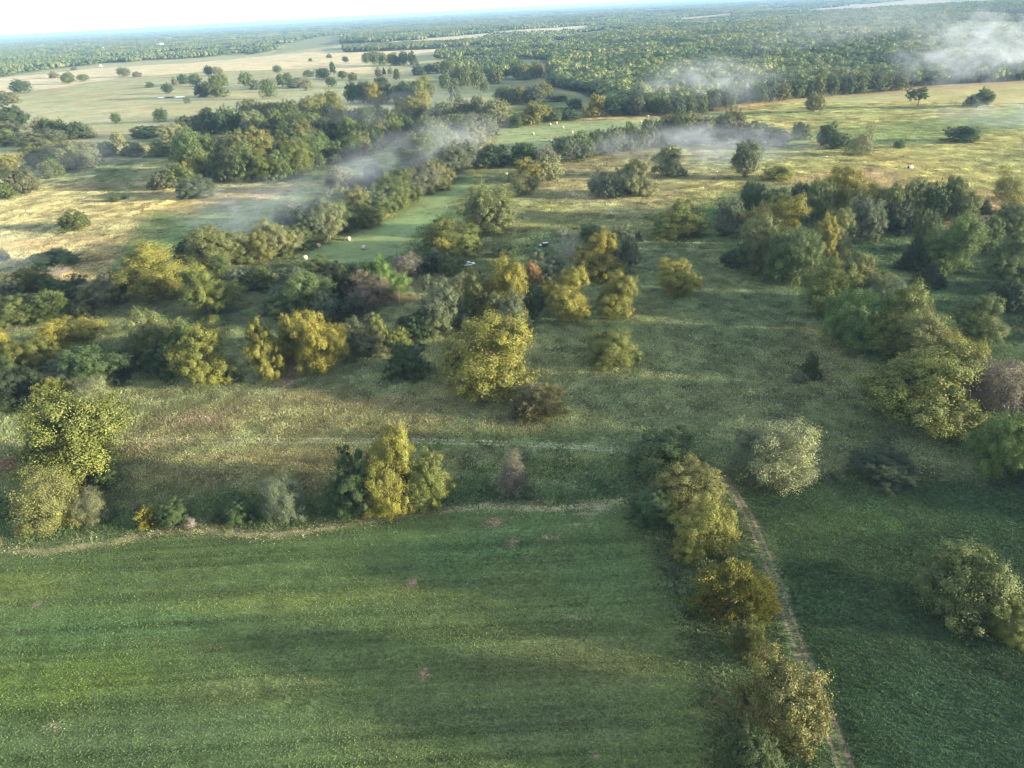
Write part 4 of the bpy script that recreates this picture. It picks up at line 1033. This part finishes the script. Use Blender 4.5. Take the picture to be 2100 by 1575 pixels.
wood("woodland", [[(930,152),(1045,165),(1060,124),(1130,130),(1130,84),(1060,72),(960,84),(900,102),(895,124),(930,135)]], 11, "mixed olive wood left of the big forest beyond the blue meadow", thin=(120, 120, .58))
wood("tree_row", [[(704,108),(960,97),(960,88),(704,98)], [(760,76),(800,68),(806,74),(770,84)]], 9, "thin far row of trees crossing the tan field", h=(9, 14))
wood("woodland", [[(-60,164),(0,160),(60,150),(150,138),(230,131),(330,124),(420,118),(520,112),(556,106),(540,90),(420,80),(250,78),(0,92),(-60,98)]], 12.5, "long blue-green wood at the upper left behind the tan fields", h=(10, 16), thin=(140, 260, .60))
wood("tree_row", [[(520,98),(560,92),(640,80),(700,72),(700,66),(640,74),(540,86)]], 22, "scattered far tree row on the grey-green field below the horizon wood", h=(10, 15))
wood("woodland", [[(696,90),(740,88),(900,76),(1000,62),(1140,54),(1200,46),(1300,36),(1500,20),(1500,12),(1300,26),(1100,38),(900,50),(760,62)]], 14, "dusky wood strip behind the upper tan field", h=(11, 17), w=(11, 16), thin=(300, 300, .60))
wood("tree_row", [[(1240,66),(1395,50),(1395,42),(1240,58)], [(1500,40),(1640,34),(1640,24),(1500,30)], [(1640,46),(1980,40),(1900,18),(1700,30)], [(1400,36),(1560,22),(1560,14),(1400,28)]], 13, "broken tree lines between the pale strips above the forest", h=(11, 16), w=(11, 15))
# groves made of clumps for the country toward the horizon
def grove(seed):
    rng = np.random.default_rng(seed); mb = MB()
    for q in range(16):
        x, y = rng.uniform(-.5, .5, 2); s = rng.uniform(.16, .26); h = rng.uniform(.65, 1.0)
        L = lobes_of('round', rng)[::2]; L = L * np.array([s, s, h, s]); V, Q_ = leaves(L + np.array([x, y, 0, 0]), 60, .05, rng, 'round'); mb.add(V, Q_)
        for l in L: mb.add(*sphere((x + l[0], y + l[1], l[2]), l[3] * 1.0, h * .14, 5, 4))
        mb.add(*sphere((x, y, h * .4), s * .42, h * .4, 6, 4))
    return mb.mesh("grove", [M_WOOD])
grove_protos = proto_collection("grove_shapes", [grove(60 + q) for q in range(6)])
sp = 58.0
X, Y = np.meshgrid(np.arange(-15000, 15000, sp), np.arange(1500, 19000, sp)); X = X.ravel() + rg.uniform(-20, 20, X.size); Y = Y.ravel() + rg.uniform(-20, 20, Y.size)
k = (np.abs(X) < Y * .85 + 200); X = X[k]; Y = Y[k]; r = np.hypot(X, Y)
den = fbm(X / 1500, Y / 700, 201, 4) + .10 * (fbm(X / 260, Y / 260, 203, 2) - .5)
m = den > np.interp(r, [1500, 3500, 7000, 12000], [.47, .44, .40, .36])
for P_ in [z[0] for z in ZONES] + [W2(FOREST).tolist()]:
    P_ = np.array(P_)
    if np.hypot(*P_.T).max() < 1500: continue
    if P_ is ZONES[0][0] : continue
    m &= poly_sdf(X, Y, P_) < -25
m &= ~((X > 60) & (Y < 1900))
X = X[m]; Y = Y[m]; n = len(X); print("groves", n)
gs = rg.uniform(58, 78, n); gh = rg.uniform(11, 17, n)
o = scatter("distant_woods", np.stack([X, Y, hz(X, Y) - .2], 1), rg.uniform(0, 6.28, n), np.stack([gs, gs, gh], 1), rg.integers(0, 6, n), grove_protos)
tag(o, "blue-green woods and hedges fading toward the horizon", "woodland")
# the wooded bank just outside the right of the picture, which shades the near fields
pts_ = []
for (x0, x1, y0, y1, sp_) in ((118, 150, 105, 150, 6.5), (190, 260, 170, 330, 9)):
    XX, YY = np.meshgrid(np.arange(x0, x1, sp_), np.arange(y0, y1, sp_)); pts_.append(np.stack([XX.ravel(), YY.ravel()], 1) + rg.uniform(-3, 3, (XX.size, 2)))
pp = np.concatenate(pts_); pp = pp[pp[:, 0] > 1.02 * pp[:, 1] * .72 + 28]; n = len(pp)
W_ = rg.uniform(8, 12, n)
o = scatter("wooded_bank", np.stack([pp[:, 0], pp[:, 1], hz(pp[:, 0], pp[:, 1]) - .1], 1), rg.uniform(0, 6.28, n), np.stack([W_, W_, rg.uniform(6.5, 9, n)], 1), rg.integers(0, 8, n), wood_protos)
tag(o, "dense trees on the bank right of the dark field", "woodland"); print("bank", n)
# grass tufts
def tuft_patch(seed, R, count, bw, bh):
    rng = np.random.default_rng(seed); mb = MB()
    for q in range(count):
        a = rng.uniform(0, 6.28); rr_ = R * abs(rng.normal()) * .62; cx_, cy_ = rr_ * math.cos(a), rr_ * math.sin(a); s = rng.uniform(.5, 1.3)
        for b in range(4):
            t = rng.uniform(0, 6.28); ln = rng.uniform(.1, .5) * s
            d = np.array([math.cos(t), math.sin(t), 0]); p = np.array([-d[1], d[0], 0]); base = np.array([cx_, cy_, -.03]) + d * .05
            h = bh * s * rng.uniform(.6, 1.1)
            mb.add([base - p * bw * s, base + p * bw * s, base + d * bh * ln + [0, 0, h]], None, [[0, 1, 2]])
    return mb.mesh("grass_patch", [M_TUFT])
gp = [tuft_patch(q, 1.9, 60, .10, .34) for q in range(3)] + [tuft_patch(10 + q, 4.5, 150, .22, .5) for q in range(3)]
grass_protos = proto_collection("grass_shapes", gp)
xs, ys, ids = [], [], []
def ring(r0, r1, sp, which):
    m_ = int(r1 / sp) + 1; GX, GY = np.meshgrid(np.arange(-m_, m_ + 1), np.arange(0, m_ + 1))
    GX = (GX.ravel() + rg.uniform(-.5, .5, GX.size)) * sp; GY = (GY.ravel() + rg.uniform(-.5, .5, GY.size)) * sp; r_ = np.hypot(GX, GY)
    k_ = (r_ >= r0) & (r_ < r1) & (np.abs(np.arctan2(GX, GY)) < (1.02 if sp < 2 else .80))
    xs.append(GX[k_]); ys.append(GY[k_]); ids.append(rg.integers(0, 3, k_.sum()) + which)
ring(45, 290, 1.55, 0); ring(290, 760, 4.6, 3)
X = np.concatenate(xs); Y = np.concatenate(ys); I_ = np.concatenate(ids)
tc_, tr_ = land(X, Y)
keep = rg.random(len(X)) < np.where(I_ < 3, 1, tr_ * 1.3)
for P_, w_, c_, a_ in LW:
    if a_ >= .99: keep &= line_dist(X, Y, P_) > w_ / 2 + .45
X, Y, I_, tc_, tr_ = X[keep], Y[keep], I_[keep], tc_[keep], tr_[keep]; n = len(X)
s_ = rg.uniform(.8, 1.25, n); hgt = (.07 + 1.0 * tr_) * rg.uniform(.7, 1.3, n)
tc_ = tc_ * ((1.4 + np.clip(tr_ * 1.3, .3, 1) * rg.uniform(-.55, .6, n)) * (1 + np.clip(tr_ * 1.4, .25, 1) * .95 * (vnoise(X / 2.4, Y / 2.4, 221) - .5)))[:, None]
o = scatter("grass", np.stack([X, Y, hz(X, Y)], 1), rg.uniform(0, 6.28, n), np.stack([s_, s_, hgt], 1), I_, grass_protos, tint=tc_)
tag(o, "rough grass tufts covering the fields and the meadow", "grass"); print("tufts", n)
# ------------------------------------------------------------------ hay bales
def hay_mat(name, rgb, ring=False):
    m, nt, out = new_mat(name); tc = N(nt, "ShaderNodeTexCoord")
    mp = N(nt, "ShaderNodeMapping"); mp.inputs["Scale"].default_value = (9, 2, 2) if not ring else (2, 6, 6); nt.links.new(tc.outputs["Object"], mp.inputs[0])
    f = noise(nt, mp.outputs[0], 3, 4, .7); c = N(nt, "ShaderNodeRGB"); c.outputs[0].default_value = (*rgb, 1)
    p = N(nt, "ShaderNodeBsdfPrincipled"); p.inputs["Roughness"].default_value = .9
    nt.links.new(vmul(nt, c.outputs[0], remap(nt, f, .3, .7, .7, 1.2)), p.inputs["Base Color"]); nt.links.new(p.outputs[0], out.inputs[0]); return m
M_HAY = hay_mat("straw", (.42, .32, .18), True); M_NET = hay_mat("net_wrap", (.46, .42, .34)); M_FILM = simple_mat("white_film", (.62, .60, .70), .4, var=.1)
M_DARKF = simple_mat("dark_film", (.03, .03, .04), .5)
BALES = [(653,507,-.5,"straw bale nearest the smoky hedgerow on the green hay strip"), (715,493,-.45,"straw bale highest up of the three together on the hay strip"),
 (747,511,-.3,"straw bale furthest right of the three together on the hay strip"), (626,532,-.2,"pale straw bale half hidden behind treetops below the hay strip"),
 (1038,360,-.3,"pale bale in the shaded corner beside the yellow-green hedge tree"), (1093,276,-.3,"largest bale on the far hay field, left of centre"),
 (1128,290,-.4,"nearest bale on the far hay field, just above the hedge"), (1173,273,-.3,"bale on the far hay field right of the largest one"),
 (1154,263,-.3,"bale on the far hay field in line with the hedge gap, behind the largest"), (1141,254,-.3,"right bale of the faint pair under the far bushes"),
 (1128,257,-.3,"left bale of the faint pair under the far bushes"), (1314,252,-.3,"bale in the middle right of the far hay field"),
 (1329,240,-.3,"left bale along the forest edge of the hay field"), (1383,242,-.3,"right bale along the forest edge of the hay field"), (1380,263,-.3,"bale half hidden behind the long hedge at the right of the field")]
bb = MB(); bb.cyl((0, 0, .9), 0, .9, 1.72, 24); bme = bb.mesh("bale_roll", [M_NET], False)
eb = []
for s in (-1, 1):
    e = MB()
    for k_, rr_ in enumerate((.82, .6, .38, .16)): e.cyl((s * (.862 + .012 * k_), 0, .9), 0, rr_, .05, 20)
    eb.append(e.mesh("bale_end", [M_HAY]))
for x, y, rz, lab in BALES:
    P = up1(x, y); r = empty("hay_bale", (P[0], P[1], P[2] - .04), rz); tag(r, lab, "hay bale", "round hay bales on the hay fields"); r.scale = (1.0,) * 3
    link(bpy.data.objects.new("net_wrap", bme), r)
    for m_ in eb: link(bpy.data.objects.new("straw_end", m_), r)
P = up1(1866, 346); r = empty("wrapped_bale", (P[0], P[1], P[2] - .05), -.12); tag(r, "whitish plastic-wrapped bale alone on the right pasture", "hay bale")
b = MB(); b.cyl((.25, 0, .85), 0, .88, 2.0, 24); b.build("white_wrap", M_FILM, r, True)
b = MB(); b.cyl((-.95, 0, .8), 0, .8, .5, 20); b.build("dark_end", M_DARKF, r)
# ------------------------------------------------------------------ vehicles
M_WHITE = simple_mat("white_paint", (.62, .63, .70), .3, var=.04, spec=.5); M_SILV = simple_mat("silver_paint", (.45, .45, .48), .3, .4, var=.05)
M_GLASS = simple_mat("dark_glass", (.02, .025, .03), .08, var=.02, spec=.8); M_RUB = simple_mat("rubber", (.02, .02, .02), .9); M_TRIM = simple_mat("black_trim", (.03, .03, .035), .6)
M_RIM = simple_mat("rim_metal", (.4, .4, .42), .35, .8); M_RED = simple_mat("red_plastic", (.6, .03, .02), .4); M_LAMP = simple_mat("lamp_glass", (.8, .8, .75), .15)
def wheel(root, x, y, r=.38):
    w = MB(); w.cyl((x, y, r), 1, r, .25, 22); wo_ = w.build("wheel", M_RUB, root, False)
    h = MB(); h.cyl((x, y + (.03 if y > 0 else -.03), r), 1, r * .6, .24, 16); h.build("rim", M_RIM, wo_)
def pickup(loc, rz, lab):
    r = empty("pickup_truck", loc, rz); tag(r, lab, "pickup truck")
    b = MB()
    b.box(-2.7, -.55, -.95, .95, .45, .62); b.box(-2.7, -.55, -.95, -.82, .62, 1.12); b.box(-2.7, -.55, .82, .95, .62, 1.12)          # bed
    b.box(-.5, 1.15, -.95, .95, .45, 1.10, (0, 0, .03, .03)); b.box(1.153, 2.65, -.93, .93, .45, 1.05, (0, .14, .06, .06))               # lower cab and nose
    b.box(-.45, .85, -.84, .84, 1.70, 1.78, (.05, .05, .05, .05))
    for sx in (-1, 1):
        b.box(-.46, -.36, sx * .84 - .05, sx * .84 + .05, 1.10, 1.70); b.box(.22, .30, sx * .85 - .04, sx * .85 + .04, 1.10, 1.70)
    b.build("body", M_WHITE, r)
    h = MB(); h.box(1.20, 2.58, -.86, .86, 1.052, 1.12, (.04, .25, .08, .08)); h.build("hood", M_WHITE, r)
    t = MB(); t.box(-2.78, -2.703, -.82, .82, .62, 1.12); t.build("tailgate", M_WHITE, r)
    g = MB(); g.box(-.34, 1.12, -.80, .80, 1.103, 1.695, (.03, .45, .05, .05)); g.build("window", M_GLASS, r)
    tr = MB(); tr.box(2.653, 2.80, -.93, .93, .40, .62); tr.box(-2.90, -2.785, -.9, .9, .42, .58); tr.build("bumper", M_TRIM, r)
    for s in (-1, 1):
        l = MB(); l.box(2.50, 2.66, s * .74 - .14, s * .74 + .14, .74, .92); l.build("headlight", M_LAMP, r)
        l = MB(); l.box(-2.80, -2.70, s * .88 - .05, s * .88 + .05, .72, .98); l.build("taillight", M_RED, r)
        l = MB(); l.box(.86, .98, s * 1.04 - .09, s * 1.04 + .09, 1.12, 1.28); l.build("mirror", M_TRIM, r)
        for x in (-1.75, 1.85): wheel(r, x, s * .84)
    return r
P = up1(961, 546); pickup((P[0], P[1], P[2]), math.radians(28), "white pickup truck parked on the grass above the central thicket")
P = up1(1116, 506); r = empty("utility_vehicle", (P[0], P[1], P[2]), math.radians(-168)); tag(r, "silver-roofed off-road vehicle half hidden behind the sage-green bush", "vehicle")
b = MB(); b.box(-1.9, 1.1, -.85, .85, .45, 1.0, (.05, 0, .04, .04)); b.box(1.103, 2.1, -.83, .83, .45, .92, (0, .2, .06, .06)); b.build("body", M_TRIM, r)
b = MB(); b.box(-1.7, .6, -.8, .8, 1.62, 1.74, (.12, .12, .1, .1)); b.build("roof", M_SILV, r)
b = MB(); b.box(1.13, 2.0, -.76, .76, .923, 1.0, (0, .2, .08, .08)); b.build("hood", M_WHITE, r)
b = MB(); b.box(-1.75, .95, -.78, .78, 1.003, 1.617, (.12, .4, .05, .05)); b.build("window", M_GLASS, r)
for s in (-1, 1):
    for x in (-1.3, 1.35): wheel(r, x, s * .78, .36)
    l = MB(); l.box(1.93, 2.09, s * .62 - .1, s * .62 + .1, .68, .82); l.build("headlight", M_LAMP, r)
# ------------------------------------------------------------------ red marker, stones, far farm buildings, pond
P = up1(29, 936); r = empty("marker_post", tuple(P), .3); tag(r, "short leaning pinkish-red marker post beside the bare track at the left edge", "marker post"); r.rotation_euler = (0, -.25, .3)
M_PINK = simple_mat("faded_red_plastic", (.75, .16, .14), .6)
b = MB(); b.tube(np.array([[0, 0, -.1], [0, 0, .3], [0, 0, .9], [0, 0, 1.02]]), [.10, .11, .20, .17], 12); b.cyl((0, 0, 1.0), 2, .16, .03, 12); b.build("post", M_PINK, r)
b = MB(); b.cyl((0, 0, .18), 2, .14, .12, 12); b.build("white_band", simple_mat("white_band", (.75, .7, .68), .6), r)
M_ROCK = simple_mat("pale_rock", (.46, .42, .40), .9, var=.3, scale=3)
def stone(x, y, s, lab, grp=None):
    P = up1(x, y); rn = np.random.default_rng(int(x * 7 + y)); V, Q_ = sphere((0, 0, .22 * s), s * .6, s * .38, 9, 7)
    V = V + rn.normal(size=V.shape) * .07 * s; b = MB(); b.add(V, Q_); b.add([[0, 0, s * .55]], None, None)
    me = np_mesh("rock", V, [np.array(Q_)], [M_ROCK]); o = link(bpy.data.objects.new("rock", me)); o.location = tuple(P); o.rotation_euler = (0, 0, rn.uniform(0, 6)); tag(o, lab, "rock", grp)
for x, y, s, lab in ((745,633,1.5,"largest white rock at the muddy stream edge below the mauve-grey tree"), (752,630,1.0,"white rock right of the largest stream-edge rock"), (738,631,.8,"small white rock left of the largest stream-edge rock"),
    (774,617,1.0,"upright pale rock under the mauve-grey dome tree"), (766,624,.9,"low pale rock between the stream-edge group and the upright one"), (1470,353,1.3,"pale grey rock on the tan slope left of the compact yellow bush")):
    stone(x, y, s, lab)
M_ROOF = simple_mat("metal_roof", (.66, .68, .72), .4, .2, var=.06); M_WALL = simple_mat("painted_wall", (.60, .55, .48), .8); M_ROOF2 = simple_mat("brown_roof", (.34, .22, .17), .8); M_DOOR = simple_mat("dark_door", (.12, .08, .06), .7)
def house(x, y, L_, D_, H_, rz, nm, lab, roofm, wallm):
    P = up1(x, y); r = empty(nm, tuple(P), rz); tag(r, lab, "building")
    b = MB(); b.box(-L_ / 2, L_ / 2, -D_ / 2, D_ / 2, -.3, H_); b.build("wall", wallm, r)
    o = .4; rh = H_ + D_ * .28; V = []
    for zz in (0, .18):
        V += [[-L_ / 2 - o, -D_ / 2 - o, H_ - .1 + zz], [-L_ / 2 - o, 0, rh + zz], [-L_ / 2 - o, D_ / 2 + o, H_ - .1 + zz], [L_ / 2 + o, -D_ / 2 - o, H_ - .1 + zz], [L_ / 2 + o, 0, rh + zz], [L_ / 2 + o, D_ / 2 + o, H_ - .1 + zz]]
    b = MB(); b.add(V, [[6, 9, 10, 7], [7, 10, 11, 8], [0, 1, 4, 3], [1, 2, 5, 4], [0, 3, 9, 6], [2, 8, 11, 5], [0, 6, 7, 1], [1, 7, 8, 2], [3, 4, 10, 9], [4, 5, 11, 10]]); b.build("roof", roofm, r)
    g = MB(); g.add([[-L_ / 2, -D_ / 2, H_], [-L_ / 2, D_ / 2, H_], [-L_ / 2, 0, rh - .08], [L_ / 2, -D_ / 2, H_], [L_ / 2, D_ / 2, H_], [L_ / 2, 0, rh - .08]], None, [[0, 2, 1], [3, 4, 5]]); g.build("gable", wallm, r)
    d = MB(); d.box(-1, 1, -D_ / 2 - .06, -D_ / 2 + .04, 0, min(2.6, H_ * .8)); d.build("door", M_DOOR, r)
    for k_ in (-.3, .3):
        w = MB(); w.box(L_ * k_ - .7, L_ * k_ + .7, -D_ / 2 - .05, -D_ / 2 + .04, H_ * .4, H_ * .75); w.build("window", M_GLASS, r)
house(52, 100, 34, 14, 8, -.1, "barn", "long low white metal barn above the wood at the upper left", M_ROOF, simple_mat("white_sheet", (.7, .7, .7), .6))
house(206, 137, 9, 7, 4.2, .5, "cottage", "small pinkish cottage at the edge of the upper left wood", M_ROOF2, M_WALL)
house(330, 97, 30, 20, 13, -.2, "farmhouse", "pale tan farmhouse roof among the trees at the upper left", simple_mat("tan_roof", (.5, .4, .3), .8), M_WALL)
house(212, 104, 12, 9, 11, .2, "white_house", "tiny white house in a gap of the upper left wood", M_ROOF, simple_mat("white_wall", (.75, .75, .75), .7))
M_WATER = simple_mat("pond_water", (.05, .06, .06), .06, var=.02, spec=1.0)
W_ = unproj(np.array([322, 335, 352, 372, 382, 376, 360, 342, 328]), np.array([200.5, 198.8, 198.2, 197.3, 198, 199.6, 200.6, 201.2, 201.3]))
W_[:, 2] = hz(W_[:, 0], W_[:, 1]).max() + .12
pm = bpy.data.meshes.new("pond"); pm.from_pydata(W_.tolist(), [], [list(range(len(W_)))]); pm.materials.append(M_WATER); pm.update()
tag(link(bpy.data.objects.new("pond", pm)), kind="structure")
# ------------------------------------------------------------------ smoke drifting over the hedges, and haze in the air
def smoke_mat(name, dens, seed, scale, edge=.5):
    m, nt, out = new_mat(name); tc = N(nt, "ShaderNodeTexCoord")
    ln = N(nt, "ShaderNodeVectorMath", operation='LENGTH'); nt.links.new(tc.outputs["Object"], ln.inputs[0])
    mp = N(nt, "ShaderNodeMapping"); mp.inputs["Scale"].default_value = scale; mp.inputs["Location"].default_value = (seed, seed * 1.7, 0); nt.links.new(tc.outputs["Object"], mp.inputs[0])
    n_ = N(nt, "ShaderNodeTexNoise"); n_.inputs["Scale"].default_value = 1.0; n_.inputs["Detail"].default_value = 4; n_.inputs["Roughness"].default_value = .6; n_.inputs["Distortion"].default_value = .6
    nt.links.new(mp.outputs[0], n_.inputs["Vector"])
    fall = remap(nt, ln.outputs["Value"], 1.0, edge, 0, 1)
    nn = remap(nt, n_.outputs["Fac"], .42, .70, 0, 1)
    d = mathn(nt, 'MULTIPLY', mathn(nt, 'MULTIPLY', nn, fall), dens)
    v = N(nt, "ShaderNodeVolumePrincipled"); v.inputs["Color"].default_value = (.74, .84, 1.0, 1); v.inputs["Anisotropy"].default_value = 0
    nt.links.new(d, v.inputs["Density"]); nt.links.new(v.outputs[0], out.inputs["Volume"]); return m
sv, sq = sphere((0, 0, 0), 1, 1, 24, 14)
def ico(name, mat):
    me = bpy.data.meshes.new(name); import bmesh
    bm = bmesh.new(); bmesh.ops.create_icosphere(bm, subdivisions=3, radius=1); bm.to_mesh(me); bm.free(); me.materials.append(mat); return me
SMOKE = [ # from px, to px, half width m, half height m, density, label
 ((560,520),(1010,285),44,17,.006,"grey-white smoke drifting along the hedgerow by the hay strip"),
 ((440,470),(640,500),46,15,.009,"thin smoke over the near end of the hay-strip hedgerow"),
 ((1180,345),(1690,318),44,13,.014,"low smoke lying along the long hedge below the far hay field"),
 ((1330,235),(1560,205),70,26,.008,"faint smoke against the forest edge over the far hay field"),
 ((1830,196),(2150,150),50,40,.013,"thick white smoke plume over the forest edge at the right"),
 ((1880,262),(2300,250),50,9,.009,"ground-hugging smoke on the right pasture"),
  ((1480,150),(1950,60),90,40,.0012,"faint veil of smoke rising over the forest"),
 ((640,300),(1000,225),60,18,.003,"thin smoke veil behind the hay-strip hedgerow crest"),
 ((20,360),(320,350),60,12,.003,"thin bluish smoke over the left pasture"),
 ((-40,600),(90,540),34,12,.007,"bluish smoke at the left edge over the shadowy trees"),
]
for q, (a, b, hw, hh, dn, lab) in enumerate(SMOKE):
    A = up1(*a); B = up1(*b); c = (A + B) / 2; L_ = np.linalg.norm((B - A)[:2]) / 2
    o = link(bpy.data.objects.new("smoke", ico("smoke", smoke_mat("smoke_air", dn, q * 3.1, (L_ / 24, hw / 20, hh / 14)))))
    o.location = (c[0], c[1], c[2] + hh * .8); o.scale = (L_ * 1.1, hw, hh); o.rotation_euler = (0, 0, math.atan2(B[1] - A[1], B[0] - A[0]))
    tag(o, lab, "smoke", kind="stuff")
m, nt, out = new_mat("haze_air"); v = N(nt, "ShaderNodeVolumePrincipled"); v.inputs["Color"].default_value = (.36, .61, 1.0, 1)
v.inputs["Density"].default_value = 6.5e-5; v.inputs["Anisotropy"].default_value = .1; nt.links.new(v.outputs[0], out.inputs["Volume"])
b = MB(); b.box(-61000, 61000, -61000, 61000, GZ_MIN - 1.2, CAM_H + 12 if GZ_MAX + 20 < CAM_H + 12 else GZ_MAX + 20)
hz_o = b.build("haze", m); tag(hz_o, kind="stuff")
